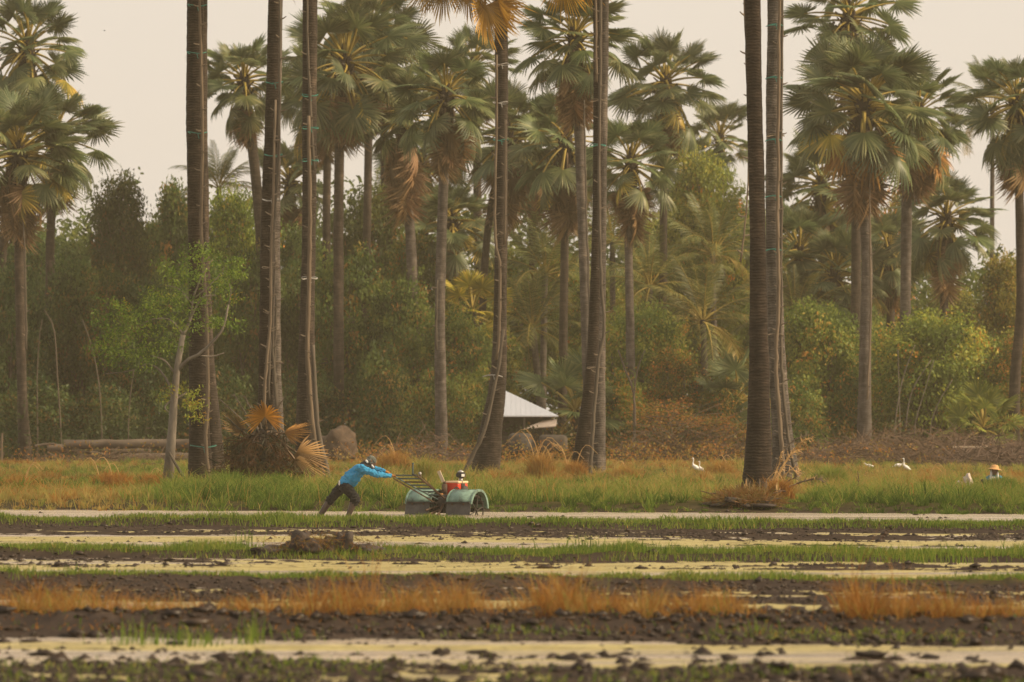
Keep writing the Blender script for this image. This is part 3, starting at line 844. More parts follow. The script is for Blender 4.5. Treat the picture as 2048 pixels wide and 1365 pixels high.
BG = [  # label, trunk points from the base, Y, scale, green, dead, bark, extra
    ('big palm at the picture edge above the fence post', [(52, 912, 30), (45, 800, 21), (40, 600, 19), (38, 440, 19), (36, 300, 18)], 232, 1.45, 34, 14, BARK_MID, {}),
    ('palm whose crown tops the group in the upper corner of the frame', [(0, 880, 18), (6, 500, 16), (30, 250, 16), (55, 95, 16)], 250, 1.4, 30, 8, BARK_MID, {}),
    ('palm with crown tucked behind the big corner palm, its fans spread towards the open sky', [(98, 880, 20), (100, 520, 18), (105, 400, 18), (112, 268, 17)], 246, 1.25, 30, 12, BARK_MID, {}),
    ('palm with open crown and yellow stalks beside the dark pole trunk', [(545, 880, 26), (522, 480, 22), (505, 300, 20), (488, 160, 19)], 243, 1.1, 26, 8, BARK_MID, {'fruit': True}),
    ('dense palm crown with long yellow stalks above the bent man', [(678, 880, 22), (677, 460, 20), (680, 280, 19), (690, 120, 19)], 238, 1.4, 34, 12, BARK_MID, {'fruit': True}),
    ('slim palm hidden behind the dense yellow stalked crown', [(652, 880, 18), (653, 450, 16), (654, 280, 16), (640, 170, 15)], 262, 1.3, 26, 10, BARK_MID, {}),
    ('pale trunked palm with dark fruit between the two middle pole trunks', [(884, 870, 26), (880, 650, 21), (884, 450, 20), (890, 300, 19), (893, 185, 18)], 226, 1.1, 26, 14, BARK_GREY, {'fruit': True, 'skirt': 1.5}),
    ('palm with a heavy brown skirt of dead fronds left of the fruiting one', [(832, 880, 24), (824, 540, 21), (814, 380, 19), (806, 225, 18)], 240, 1.25, 28, 24, BARK_GREY, {'skirt': 2.2}),
    ('palm crown peering from behind the leaning trunk', [(955, 880, 16), (966, 600, 15), (980, 430, 15), (1015, 270, 15)], 250, 1.35, 30, 10, BARK_MID, {'fruit': True, 'skirt': 1.5}),
    ('ragged palm with drooping brown skirt beside the twin trunks', [(1182, 880, 24), (1172, 650, 20), (1163, 400, 19), (1155, 180, 19), (1150, 70, 19)], 216, 1.15, 26, 26, BARK_GREY, {'skirt': 1.4}),
    ('darker palm with brown skirt below the ragged one', [(1124, 880, 20), (1127, 650, 17), (1130, 450, 16), (1132, 280, 16)], 246, 1.25, 26, 18, BARK_MID, {'skirt': 1.8}),
    ('full round palm crown against open sky left of the thickest trunk', [(1327, 880, 18), (1326, 600, 16), (1328, 350, 15), (1331, 165, 15)], 254, 1.3, 28, 9, BARK_MID, {'fruit': True}),
    ('light green palm in front of the full round crown', [(1264, 880, 20), (1260, 650, 17), (1257, 450, 16), (1262, 320, 16)], 236, 1.05, 24, 12, BARK_GREY, {'skirt': 1.6, 'shade': 1.25}),
    ('small hazy palm above the yellowish tree', [(1438, 880, 14), (1437, 500, 12), (1440, 275, 12)], 292, 1.05, 22, 5, BARK_MID, {}),
    ('biggest palm crown with tawny skirt standing by the bamboo shrubs', [(1728, 872, 32), (1730, 720, 24), (1734, 520, 22), (1722, 330, 20), (1728, 205, 19)], 229, 1.55, 40, 18, BARK_GREY, {'skirt': 1.5, 'orange': 3}),
    ('palm whose crown is cut off by the top edge above the biggest crown', [(1708, 880, 22), (1712, 500, 19), (1706, 250, 18), (1698, 35, 18)], 248, 1.45, 28, 8, BARK_MID, {'fruit': True}),
    ('palm with orange dry fronds right of the biggest crown', [(1806, 880, 24), (1811, 620, 22), (1816, 330, 20), (1836, 225, 19)], 240, 1.3, 32, 10, BARK_GREY, {'orange': 6, 'skirt': 1.3}),
    ('hazy palm just right of the grey corded trunk', [(1650, 880, 18), (1645, 560, 16), (1642, 365, 16)], 272, 1.35, 28, 10, BARK_MID, {}),
    ('medium palm with drooping fans beside the pale sky gap', [(1888, 880, 20), (1888, 620, 17), (1889, 520, 17), (1893, 435, 17)], 254, 1.2, 28, 12, BARK_MID, {'skirt': 1.5}),
    ('palm cut off by the picture edge with tapered dark trunk', [(2028, 872, 26), (2030, 760, 22), (2042, 600, 20), (2038, 350, 18), (2034, 205, 17)], 234, 1.3, 30, 12, BARK_MID, {'skirt': 1.3}),
    ('low dark palm below the fruiting one', [(905, 880, 20), (905, 560, 18), (905, 440, 18)], 262, 1.15, 28, 10, BARK_MID, {}),
    ('palm with dark crown between the first and second pole trunks', [(588, 880, 18), (584, 560, 16), (580, 360, 16)], 268, 1.1, 24, 8, BARK_MID, {}),
    ('low hazy palm right of the corded trunk, nearest the shrubs', [(1602, 880, 20), (1600, 560, 18), (1598, 500, 18)], 258, 1.2, 26, 12, BARK_MID, {}),
    ('low hazy palm under the biggest crown', [(1668, 880, 20), (1668, 600, 18), (1670, 545, 18)], 256, 1.2, 26, 14, BARK_MID, {}),
    ('small palm between the biggest crown and the orange frond palm', [(1782, 880, 18), (1780, 540, 16), (1776, 500, 16)], 262, 1.1, 26, 10, BARK_MID, {}),
    ('palm crown deep behind the golden haze of the twin trunks', [(1068, 880, 18), (1066, 500, 16), (1064, 310, 16)], 274, 1.25, 26, 10, BARK_MID, {}),
    ('palm crown behind the fruiting palm near the top edge', [(772, 880, 18), (770, 400, 16), (765, 130, 16)], 270, 1.2, 26, 10, BARK_MID, {}),
    ('palm crown at the top edge between the third pole trunk and the fruiting palm', [(728, 880, 18), (735, 400, 16), (742, 60, 16)], 258, 1.3, 30, 12, BARK_MID, {'fruit': True}),
    ('dim palm crown low behind the brown skirt palm', [(852, 880, 18), (850, 500, 16), (848, 330, 16)], 276, 1.2, 26, 12, BARK_MID, {}),
    ('dim palm crown right of the full round one', [(1385, 880, 16), (1384, 500, 14), (1382, 335, 14)], 284, 1.1, 24, 8, BARK_MID, {}),
    ('palm crown filling the gap between fruiting palm and leaning trunk', [(960, 880, 18), (955, 400, 16), (948, 130, 16)], 268, 1.15, 24, 8, BARK_MID, {}),
]
for i, (lab, pts, Y, s, ng, nd, bark, kw) in enumerate(BG):
    palm(lab, pts, Y, s, ng, nd, 100 + i, bark, **kw)

# low trunkless fan palms in the undergrowth
for i, (px, py, Y, s, lab, col) in enumerate(((1470, 800, 238, 1.15, 'trunkless blue green fan palm beside the thickest trunk', (1.3, 1.3, 1.25)), (1150, 815, 236, 1.3, 'spiky fan palm bush behind the white shed roof', (1.1, 1.15, 1.0)),
                                              (945, 620, 244, .9, 'yellowed young fan palm right of the pale trunk', (3.2, 2.2, .7)), (1965, 850, 232, .95, 'low yellow green fan palm bush by the seated person', (1.7, 1.6, .7)), (1600, 790, 246, .9, 'faint fan palm bush low behind the corded trunk', (1.1, 1.1, 1.0)))):
    b = P(px, 0, Y); g = gz(b.x, Y); z = P(px, py, Y).z
    root = empty('fan_palm_bush', (b.x, Y, g - .1), lab, 'palm bush', 'fan palm bushes in the undergrowth')
    mb = MB(); mb.tube([(0, 0, 0), (0, 0, max(.5, z - g) * .6), (0.02, 0, max(.5, z - g))], [.22, .2, .16], 8); mb.build('stem', [BARK_DARK], root)
    r = random.Random(300 + i)
    for k in range(18):
        u = (k + .5) / 18
        g2 = r.uniform(.8, 1.2)
        place_frond(r.choice(FANS_OUT + FANS_UP), 'frond', root, (0, 0, max(.5, z - g) + .1 - .3 * u), k * 2.4 + i, R(80 - 110 * u) + r.gauss(0, .1), r.gauss(0, .5), s * r.uniform(.8, 1.05), tuple(c * g2 for c in col))

# ---- coconut palms: feather fronds
FEATHER = mat_leaf('feather_leaf', [(0.0, (.046, .062, .018)), (0.5, (.11, .132, .040)), (1.0, (.24, .22, .08))], 0.3, True, 0.45, 0.02)


def feather_mesh(name, seed, L, bend, nl=34, wl=0.75):
    r = random.Random(seed)
    V, Fa, T, MI = [], [], [], []
    pts = []
    el = 0.0; p = Vector((0, 0, 0))
    n = 14
    for i in range(n + 1):
        pts.append(p.copy())
        el -= bend * (0.4 + 1.2 * i / n) / n
        p = p + Vector((math.cos(el), 0, math.sin(el))) * (L / n)
    for i, q in enumerate(pts):
        rr = 0.045 * (1 - 0.85 * i / n)
        for k in range(3):
            a = 2.094 * k + 0.5
            V.append((q.x, q.y + math.cos(a) * rr, q.z + math.sin(a) * rr)); T.append(.6)
    for i in range(n):
        for k in range(3):
            a, b = i * 3 + k, i * 3 + (k + 1) % 3
            Fa += [(a, b, b + 3), (a, b + 3, a + 3)]; MI += [1, 1]
    for j in range(nl):
        u = 0.16 + 0.83 * j / nl
        f = u * n; i = min(int(f), n - 1)
        q = pts[i].lerp(pts[i + 1], f - i)
        tdir = (pts[i + 1] - pts[i]).normalized()
        ll = wl * (0.35 + 0.65 * math.sin(math.pi * min(1, u * 0.85 + 0.12))) * r.uniform(.85, 1.1)
        for sgn in (-1, 1):
            d = (tdir * 0.55 + Vector((0, sgn, 0)) * 0.8 + Vector((0, 0, r.uniform(-.45, -.05)))).normalized()
            m1 = q + d * ll * .5; tip = q + d * ll + Vector((0, 0, -ll * r.uniform(.15, .45)))
            s = tdir * 0.028
            b = len(V); ti = r.uniform(.1, .9)
            V += [tuple(q - s * .6), tuple(q + s * .6), tuple(m1 + s), tuple(m1 - s), tuple(tip)]; T += [ti] * 5
            Fa += [(b, b + 1, b + 2), (b, b + 2, b + 3), (b + 3, b + 2, b + 4)]; MI += [0] * 3
    return mesh_np(name, np.array(V), np.array(Fa), [FEATHER, PETIOLE], False, {'tint': np.array(T)}, MI)


FEATHERS = [feather_mesh('frond', 400 + i, 3.6, b) for i, b in enumerate((0.5, 0.9, 1.3, 1.7))]


def coconut(lab, px, py, Y, s, seed, lean=0, nfr=20, wpx=14, col=(1, 1, 1), upright=105):
    top = P(px, py, Y)
    bx = P(px + lean, 0, Y).x
    g = gz(bx, Y)
    base = Vector((bx, Y, g - .1))
    root = empty('coconut_palm', base, lab, 'coconut palm', 'coconut palms in the undergrowth')
    q = top - base
    k = Y / F
    me, c = trunk_mesh('trunk', [(0, 0, 0, wpx * .7 * k), (q.x * .2, 0, q.z * .35, wpx * .5 * k), (q.x * .6, 0, q.z * .7, wpx * .45 * k), (q.x, 0, q.z, wpx * .42 * k)], BARK_GREY, .25, 9, .02, seed)
    link(bpy.data.objects.new('trunk', me), root)
    r = random.Random(seed)
    for i in range(nfr):
        u = (i + .5) / nfr
        az = i * 2.39996 + seed + r.gauss(0, .15)
        el = R(86 - upright * u) + r.gauss(0, R(5))
        g2 = r.uniform(.75, 1.3)
        cc2 = tuple(v * g2 for v in col)
        if u > .85 and r.random() < .5: cc2 = (2.2 * g2, 1.5 * g2, 1.0 * g2)
        place_frond(FEATHERS[min(3, int(u * 4))], 'frond', root, q + Vector((math.cos(az) * .1, math.sin(az) * .1, .15 - .3 * u)), az, el, r.gauss(0, R(15)), s * (.75 + .25 * min(1, u * 3)) * r.uniform(.85, 1.08), cc2)
    return root


for a in (('coconut palm with upright feather fronds behind the leaning trunk', 1090, 545, 256, 1.0, 1, -6, 22, 14, (1.1, 1.1, 1.0), 80),
          ('coconut palm with dense feather fronds left of the thickest trunk', 1425, 505, 262, 1.0, 2, 5, 24, 13, (1.15, 1.15, 1.1), 80),
          ('low coconut palm with arching fronds between the middle trunks', 1300, 570, 252, 1.0, 3, 0, 20, 13, (1.25, 1.2, 1.0)),
          ('drooping coconut palm over the brown thicket', 1405, 640, 248, 1.0, 4, 10, 20, 14, (1.1, 1.0, .9)),
          ('drooping coconut palm over the white shed', 1065, 655, 250, .95, 5, 20, 20, 15, (1.1, 1.05, .9)),
          ('lone coconut palm with feather crown right of the dark trunk at the sky gap', 438, 372, 262, .68, 6, 5, 22, 12, (1.2, 1.2, 1.1), 62),
          ('thin coconut palm in open sky near the picture edge', 1985, 215, 270, .9, 7, -2, 20, 10, (.95, .95, .9)),
          ('low coconut palm beside the corded trunk', 1590, 640, 254, .95, 8, 0, 18, 13, (1.2, 1.15, 1.0)),
          ('low coconut palm under the round crown', 1225, 480, 264, 1.0, 9, 0, 18, 13, (1.25, 1.2, 1.0))):
    coconut(*a)

# ------------------------------------------------------------------ broadleaf trees and shrubs
LEAF = mat_leaf('leaf', [(0.0, (.026, .040, .012)), (0.45, (.064, .100, .028)), (0.75, (.160, .188, .050)), (0.88, (.20, .16, .045)), (1.0, (.28, .13, .04))], 0.45, True, 0.5, 0.012)
STEM = mat_noise('tree_bark', (.055, .042, .03), (.14, .11, .08), 6, 0.9, 0.4, (1, 1, .3))
PALE = mat_noise('pale_bark', (.09, .072, .055), (.23, .195, .155), 5, 0.85, 0.4, (1, 1, .3))


def leaves(c, outw, n, spread, size, ctint, rg, droop=0.35, aspect=0.5, jit=0.10):
    """n diamond leaves round each centre c (k,3), pointing along outw; returns V, F, tint"""
    k = len(c)
    C = np.repeat(c, n, 0); O = np.repeat(outw, n, 0); T = np.repeat(ctint, n)
    m = k * n
    pos = C + rg.normal(0, 1, (m, 3)) * spread * np.array([1, 1, .7])
    d = O * 0.35 + rg.normal(0, 0.8, (m, 3)); d[:, 2] -= droop
    d /= np.linalg.norm(d, axis=1)[:, None] + 1e-9
    nn = O * 1.0 + np.array([0, 0, .5]) + rg.normal(0, .55, (m, 3))          # blades face outwards from the clump
    s = np.cross(d, nn); s /= np.linalg.norm(s, axis=1)[:, None] + 1e-9
    L = (size * rg.uniform(.6, 1.3, m))[:, None]
    V = np.empty((m, 4, 3), np.float32)
    V[:, 0] = pos; V[:, 1] = pos + d * L * .45 + s * L * aspect * .5; V[:, 2] = pos + d * L; V[:, 3] = pos + d * L * .45 - s * L * aspect * .5
    Fq = np.arange(m * 4).reshape(m, 4)
    t = np.clip(T + rg.normal(0, jit, m) * np.where(T > .82, .4, .7), 0, 1)
    return V.reshape(-1, 3), Fq, np.repeat(t, 4)


def make_variant(seed, height, rad, low, nl, ncl, nlf, size, stems, dry=0.06, spread=.21, droop=.35, bark=STEM, flat=0.8):
    """returns (crown mesh, stem mesh) of a tree of the given height; lobes fill an uneven egg"""
    rg = np.random.default_rng(seed); r = random.Random(seed)
    lobes = []
    for i in range(nl):
        u = (i + .5) / nl
        zc = low + (height - low) * (0.12 + 0.78 * u)
        env = rad * math.sin(math.pi * (.22 + .58 * u)) ** .6
        a = i * 2.4 + r.uniform(-.5, .5)
        rr = env * r.uniform(.25, .75) * (0.6 if u > .85 else 1)
        lr = rad * r.uniform(.24, .40)
        lobes.append((math.cos(a) * rr, math.sin(a) * rr, zc, lr, lr, lr * flat))
    cs, os_, ts = [], [], []
    for (x, y, z, rx, ry, rz) in lobes:
        d = rg.normal(0, 1, (ncl, 3)); d /= np.linalg.norm(d, axis=1)[:, None]
        q = rg.uniform(.35, 1.0, ncl) ** .5
        p = d * q[:, None] * np.array([rx, ry, rz]) * (1 + 0.35 * rg.uniform(-1, 1, ncl))[:, None] + np.array([x, y, z])
        lt = rg.uniform(-.22, .24)
        ti = .42 + lt + .13 * rg.normal(0, 1, ncl)
        ti = np.clip(ti, .02, .78)
        ti = np.where(rg.uniform(0, 1, ncl) < dry, rg.uniform(.88, 1, ncl), ti)
        cs.append(p); os_.append(d); ts.append(ti)
    c = np.concatenate(cs); oo = np.concatenate(os_); tt = np.concatenate(ts)
    ok = c[:, 2] > 0.15
    V, Fq, T = leaves(c[ok], oo[ok], nlf, spread, size, tt[ok], rg, droop)
    cm = mesh_np('crown', V, Fq, [LEAF], False, {'tint': T})
    mb = MB()
    order = sorted(range(nl), key=lambda i: lobes[i][2])
    for s in range(stems):
        a = s * 2.4 + seed
        b0 = Vector((math.cos(a) * .12 * (stems - 1), math.sin(a) * .12 * (stems - 1), -.2))
        tl = lobes[order[nl - 1 - (s * 2) % max(1, nl // 2)]]
        tp = Vector(tl[:3])
        mid = b0.lerp(tp, .5) + Vector((r.uniform(-.3, .3), r.uniform(-.3, .3), .2))
        r0 = height * (.020 if stems > 1 else .030)
        pts = catmull([tuple(b0), tuple(b0.lerp(mid, .5) + Vector((r.uniform(-.12, .12), 0, 0))), tuple(mid), tuple(tp)], 10)
        mb.tube([tuple(p) for p in pts], list(np.linspace(r0, r0 * .25, 10)), 6)
        for k in range(s, nl, stems):
            lb = Vector(lobes[k][:3])
            j = 3 + (k % 5)
            st = Vector(pts[j])
            if (lb - st).length < .4: continue
            m2 = st.lerp(lb, .5) + Vector((r.uniform(-.25, .25), r.uniform(-.25, .25), -.15))
            mb.tube([st, m2, lb], [r0 * .5, r0 * .3, r0 * .12], 5)
            for e in range(3):
                e2 = lb + Vector((r.uniform(-1, 1), r.uniform(-1, 1), r.uniform(-.4, .9))) * lobes[k][3] * .8
                mb.tube([m2.lerp(lb, .6), e2], [r0 * .2, r0 * .05], 4)
    return cm, mb.mesh('stems', bark, True), height, rad


VAR = {
    'bushy': make_variant(1, 7.0, 2.7, .5, 24, 40, 24, .20, 5),
    'dense': make_variant(2, 6.5, 2.6, .3, 24, 42, 26, .18, 3),
    'slim': make_variant(3, 9.0, 2.2, 1.2, 24, 38, 22, .19, 3),
    'open': make_variant(4, 8.0, 2.8, 2.2, 12, 46, 18, .19, 2, dry=.22, spread=.24),
    'shrub': make_variant(5, 3.0, 1.7, .1, 10, 50, 22, .15, 5, dry=.12, spread=.24),
    'big': make_variant(6, 11.0, 3.8, 2.0, 30, 42, 24, .22, 2, spread=.27),
    'feathery': make_variant(7, 6.0, 2.8, 1.2, 26, 34, 26, .17, 6, dry=.04, droop=.8, spread=.24, flat=.55),
    'dry': make_variant(8, 4.0, 2.0, .3, 11, 40, 14, .15, 7, dry=.55, spread=.34),
}


def tree(kind, px, top, wpx, Y, col, lab, rz=None, name='tree', cat='tree', group='trees of the wood behind the palms'):
    cm, sm, hh, rr = VAR[kind]
    x = P(px, 0, Y).x
    g = gz(x, Y)
    sz = (P(px, top, Y).z - g) / (hh * 1.03)
    sx = wpx * Y / F / (2 * rr * 1.18)
    root = empty(name, (x, Y, g), lab, cat, group, rz=(px * 0.7 + top) % 6.28 if rz is None else rz)
    root.scale = (sx, sx, sz)
    c = link(bpy.data.objects.new('crown', cm), root); c.color = (col[0] * 1.15 * (1 + .5 * min(1, max(0, (px - 450) / 600))), col[1] * 1.2 * (1 + .4 * min(1, max(0, (px - 450) / 600))), col[2] * 1.15 * (1 + .5 * min(1, max(0, (px - 450) / 600))), 1); c['kind'] = 'stuff'  # crowns lighten towards the right: thicker haze painted into the leaf colour
    link(bpy.data.objects.new('trunk', sm), root)
    return root


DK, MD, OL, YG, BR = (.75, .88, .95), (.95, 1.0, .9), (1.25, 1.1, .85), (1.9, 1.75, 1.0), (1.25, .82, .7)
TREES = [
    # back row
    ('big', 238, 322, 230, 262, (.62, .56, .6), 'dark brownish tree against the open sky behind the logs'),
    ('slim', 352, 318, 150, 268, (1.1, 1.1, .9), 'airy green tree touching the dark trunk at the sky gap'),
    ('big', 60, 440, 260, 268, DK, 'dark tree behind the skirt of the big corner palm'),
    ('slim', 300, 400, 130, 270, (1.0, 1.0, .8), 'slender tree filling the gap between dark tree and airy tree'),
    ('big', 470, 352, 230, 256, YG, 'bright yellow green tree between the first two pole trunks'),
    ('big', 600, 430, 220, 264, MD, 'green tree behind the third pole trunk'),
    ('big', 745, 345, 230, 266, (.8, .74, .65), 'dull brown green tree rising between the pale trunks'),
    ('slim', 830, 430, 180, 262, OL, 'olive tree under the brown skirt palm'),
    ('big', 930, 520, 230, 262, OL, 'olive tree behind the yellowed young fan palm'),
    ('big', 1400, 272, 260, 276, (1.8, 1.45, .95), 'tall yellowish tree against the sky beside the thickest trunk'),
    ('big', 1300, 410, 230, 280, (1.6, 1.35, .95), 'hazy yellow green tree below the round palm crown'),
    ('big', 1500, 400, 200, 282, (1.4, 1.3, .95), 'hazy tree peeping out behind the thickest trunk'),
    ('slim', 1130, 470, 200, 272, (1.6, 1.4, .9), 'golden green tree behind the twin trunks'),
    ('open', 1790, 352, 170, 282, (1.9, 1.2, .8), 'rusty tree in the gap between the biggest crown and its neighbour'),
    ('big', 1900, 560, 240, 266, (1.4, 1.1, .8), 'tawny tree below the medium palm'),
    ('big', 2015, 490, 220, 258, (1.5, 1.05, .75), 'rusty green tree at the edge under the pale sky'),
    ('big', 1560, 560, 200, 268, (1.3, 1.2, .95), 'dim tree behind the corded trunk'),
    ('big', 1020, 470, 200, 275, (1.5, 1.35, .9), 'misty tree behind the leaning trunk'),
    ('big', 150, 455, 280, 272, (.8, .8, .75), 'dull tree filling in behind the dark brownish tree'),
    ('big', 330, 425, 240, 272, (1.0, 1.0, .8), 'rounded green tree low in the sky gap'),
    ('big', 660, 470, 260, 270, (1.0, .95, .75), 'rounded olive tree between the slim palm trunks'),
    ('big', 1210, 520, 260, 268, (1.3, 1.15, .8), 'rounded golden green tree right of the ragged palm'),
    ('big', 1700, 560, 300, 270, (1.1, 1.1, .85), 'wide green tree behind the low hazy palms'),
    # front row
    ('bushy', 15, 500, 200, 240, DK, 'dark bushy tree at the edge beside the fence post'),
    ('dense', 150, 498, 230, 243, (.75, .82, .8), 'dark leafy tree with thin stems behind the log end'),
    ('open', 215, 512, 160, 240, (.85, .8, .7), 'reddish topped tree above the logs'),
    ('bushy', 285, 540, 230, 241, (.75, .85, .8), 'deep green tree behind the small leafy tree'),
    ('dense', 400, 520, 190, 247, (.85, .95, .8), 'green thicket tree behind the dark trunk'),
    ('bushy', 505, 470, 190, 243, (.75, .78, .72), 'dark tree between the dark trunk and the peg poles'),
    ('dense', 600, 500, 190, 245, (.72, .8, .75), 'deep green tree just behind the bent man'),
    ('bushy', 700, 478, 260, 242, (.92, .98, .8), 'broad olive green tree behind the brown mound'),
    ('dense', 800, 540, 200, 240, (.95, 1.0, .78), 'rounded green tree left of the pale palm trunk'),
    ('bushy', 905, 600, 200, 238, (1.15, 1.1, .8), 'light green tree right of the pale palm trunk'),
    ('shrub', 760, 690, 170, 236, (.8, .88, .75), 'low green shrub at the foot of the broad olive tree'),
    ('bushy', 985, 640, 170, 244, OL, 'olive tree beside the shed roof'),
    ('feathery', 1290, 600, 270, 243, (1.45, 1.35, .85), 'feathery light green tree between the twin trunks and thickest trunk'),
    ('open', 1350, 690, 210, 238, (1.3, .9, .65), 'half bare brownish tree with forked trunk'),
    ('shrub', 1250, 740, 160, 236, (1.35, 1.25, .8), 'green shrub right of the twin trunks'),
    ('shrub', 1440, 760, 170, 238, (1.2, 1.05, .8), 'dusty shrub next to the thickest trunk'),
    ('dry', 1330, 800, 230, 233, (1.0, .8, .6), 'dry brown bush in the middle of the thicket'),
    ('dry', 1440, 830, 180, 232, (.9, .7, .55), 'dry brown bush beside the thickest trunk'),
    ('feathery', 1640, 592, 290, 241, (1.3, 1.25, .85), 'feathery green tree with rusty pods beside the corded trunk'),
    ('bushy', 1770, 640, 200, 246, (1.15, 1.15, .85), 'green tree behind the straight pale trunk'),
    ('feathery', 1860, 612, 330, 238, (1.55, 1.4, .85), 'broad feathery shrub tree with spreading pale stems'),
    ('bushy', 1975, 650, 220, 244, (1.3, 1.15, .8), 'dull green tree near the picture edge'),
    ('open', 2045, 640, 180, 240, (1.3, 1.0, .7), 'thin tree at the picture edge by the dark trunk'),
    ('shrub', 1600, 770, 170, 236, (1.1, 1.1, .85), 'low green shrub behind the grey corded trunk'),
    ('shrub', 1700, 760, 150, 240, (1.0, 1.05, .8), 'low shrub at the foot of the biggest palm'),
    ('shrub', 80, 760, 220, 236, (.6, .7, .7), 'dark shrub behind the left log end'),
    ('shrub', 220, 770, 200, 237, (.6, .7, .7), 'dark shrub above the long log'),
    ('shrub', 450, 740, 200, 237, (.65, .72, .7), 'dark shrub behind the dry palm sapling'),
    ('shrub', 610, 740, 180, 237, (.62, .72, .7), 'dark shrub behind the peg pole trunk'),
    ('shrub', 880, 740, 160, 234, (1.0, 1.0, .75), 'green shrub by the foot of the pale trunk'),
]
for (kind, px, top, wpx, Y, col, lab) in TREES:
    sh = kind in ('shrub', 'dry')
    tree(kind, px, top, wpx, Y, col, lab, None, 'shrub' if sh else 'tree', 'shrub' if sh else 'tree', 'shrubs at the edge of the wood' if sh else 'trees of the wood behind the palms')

# the wood behind, read as one mass
rg = np.random.default_rng(77)
n = 5200
px = rg.uniform(-260, 2300, n); Yc = rg.uniform(272, 300, n)
topp = np.interp(px, [-300, 0, 150, 260, 330, 400, 520, 700, 900, 1100, 1300, 1500, 1700, 1850, 1930, 2048, 2400], [430, 430, 440, 430, 440, 425, 420, 390, 420, 450, 440, 420, 430, 470, 540, 530, 520]) + 30 * rg.normal(0, 1, n)
u = rg.uniform(0, 1, n) ** .8
py = 905 + (topp - 905) * u
c = np.stack([(px - 1024) / F * Yc, Yc, H + (YH - py) / F * Yc], 1)
oo = rg.normal(0, 1, (n, 3)); oo[:, 1] -= .6; oo /= np.linalg.norm(oo, axis=1)[:, None]
V, Fq, T = leaves(c, oo, 16, .45, .38, .38 + .12 * rg.normal(0, 1, n), rg)
wm = mesh_np('woodland', V, Fq, [LEAF], False, {'tint': T})
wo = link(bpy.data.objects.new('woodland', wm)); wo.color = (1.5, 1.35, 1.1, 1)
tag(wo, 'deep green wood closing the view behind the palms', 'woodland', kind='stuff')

# dark undergrowth and dry leaf litter below the trees
n = 3800
px = rg.uniform(-200, 2250, n); Yc = rg.uniform(229, 262, n)
hh = rg.uniform(.05, 1, n) ** 1.4 * np.interp(px, [0, 500, 900, 1200, 1600, 2048], [2.4, 2.2, 1.5, 1.6, 1.6, 1.6])
x = (px - 1024) / F * Yc
c = np.stack([x, Yc, ground(x, Yc) + hh], 1)
oo = rg.normal(0, 1, (n, 3)); oo[:, 2] += .4; oo /= np.linalg.norm(oo, axis=1)[:, None]
dryp = np.interp(px, [0, 500, 800, 1200, 2048], [.02, .05, .3, .5, .55])
ti = np.where(rg.uniform(0, 1, n) < dryp, rg.uniform(.85, 1, n), .34 + .1 * rg.normal(0, 1, n))
V, Fq, T = leaves(c, oo, 14, .26, .17, ti, rg)
uo = link(bpy.data.objects.new('undergrowth', mesh_np('undergrowth', V, Fq, [LEAF], False, {'tint': T}))); uo.color = (.8, .75, .65, 1)
tag(uo, 'dark leafy undergrowth along the foot of the wood', 'undergrowth', kind='stuff')

# dry weeds with pale withered leaves at the end of the meadow
n = 2600
px = rg.uniform(-150, 2200, n); Yc = rg.uniform(206, 232, n)
x = (px - 1024) / F * Yc
keep = (fbm(x * .35, Yc * .12, 2, 15) + rg.uniform(-.4, .4, n) > -.1) & ((px > 700) | (rg.uniform(0, 1, n) < .25))
x, Yc = x[keep], Yc[keep]; n = len(x)
c = np.stack([x, Yc, ground(x, Yc) + rg.uniform(.05, .75, n)], 1)
oo = rg.normal(0, 1, (n, 3)); oo /= np.linalg.norm(oo, axis=1)[:, None]
V, Fq, T = leaves(c, oo, 7, .20, .12, rg.uniform(.84, 1, n), rg)
uo = link(bpy.data.objects.new('dry_weeds', mesh_np('dry_weeds', V, Fq, [LEAF], False, {'tint': T}))); uo.color = (1.3, 1.1, .8, 1)
tag(uo, 'withered tan weeds at the far end of the meadow', 'weeds', kind='stuff')

# ---- the small leafy tree standing in the meadow
SY = 161
b = P(335, 0, SY); g = gz(b.x, SY)
root = empty('tree', (b.x, SY, g - .1), 'small pale trunked leafy tree standing alone in front of the dark palm trunk', 'tree')
O = Vector((b.x, SY, g - .1))


def q(px, py, dy=0.0):
    return tuple(P(px, py, SY) + Vector((0, dy, 0)) - O)


mb = MB()
LIMBS = [([(335, 975), (343, 880), (348, 800), (355, 730), (366, 670)], 13, 7, 0), ([(354, 745), (372, 722), (400, 708), (430, 680), (448, 655), (458, 610)], 6.5, 3, -.4), ([(400, 712), (425, 713), (448, 706)], 3, 1.5, .2),
         ([(346, 800), (338, 770), (318, 740), (295, 727)], 5, 2.5, .3), ([(348, 745), (330, 722), (305, 712)], 3.5, 1.5, -.3), ([(366, 670), (380, 640), (385, 600)], 6, 3, .2), ([(366, 672), (400, 600), (430, 590)], 4, 2, .4),
         ([(366, 670), (340, 640), (300, 640), (270, 660)], 4, 1.5, .4), ([(295, 727), (260, 742), (210, 748)], 2, 1, .4), ([(385, 600), (400, 560), (410, 540), (425, 520)], 3, 1.2, -.2), ([(385, 610), (360, 580), (330, 570)], 2.5, 1, 0),
         ([(343, 800), (330, 815), (338, 825)], 3, 1.5, -.2), ([(347, 802), (365, 790), (372, 785)], 3, 1.5, .2), ([(458, 610), (462, 580), (455, 560)], 2.5, 1, -.4), ([(385, 600), (430, 560), (450, 530)], 2.2, 1, .5)]
mb.tube([q(*p) for p in LIMBS[0][0]], [12 * SY / F, 9 * SY / F, 7.5 * SY / F, 6.3 * SY / F, 5.5 * SY / F], 8)
mb.build('trunk', PALE, root, True)
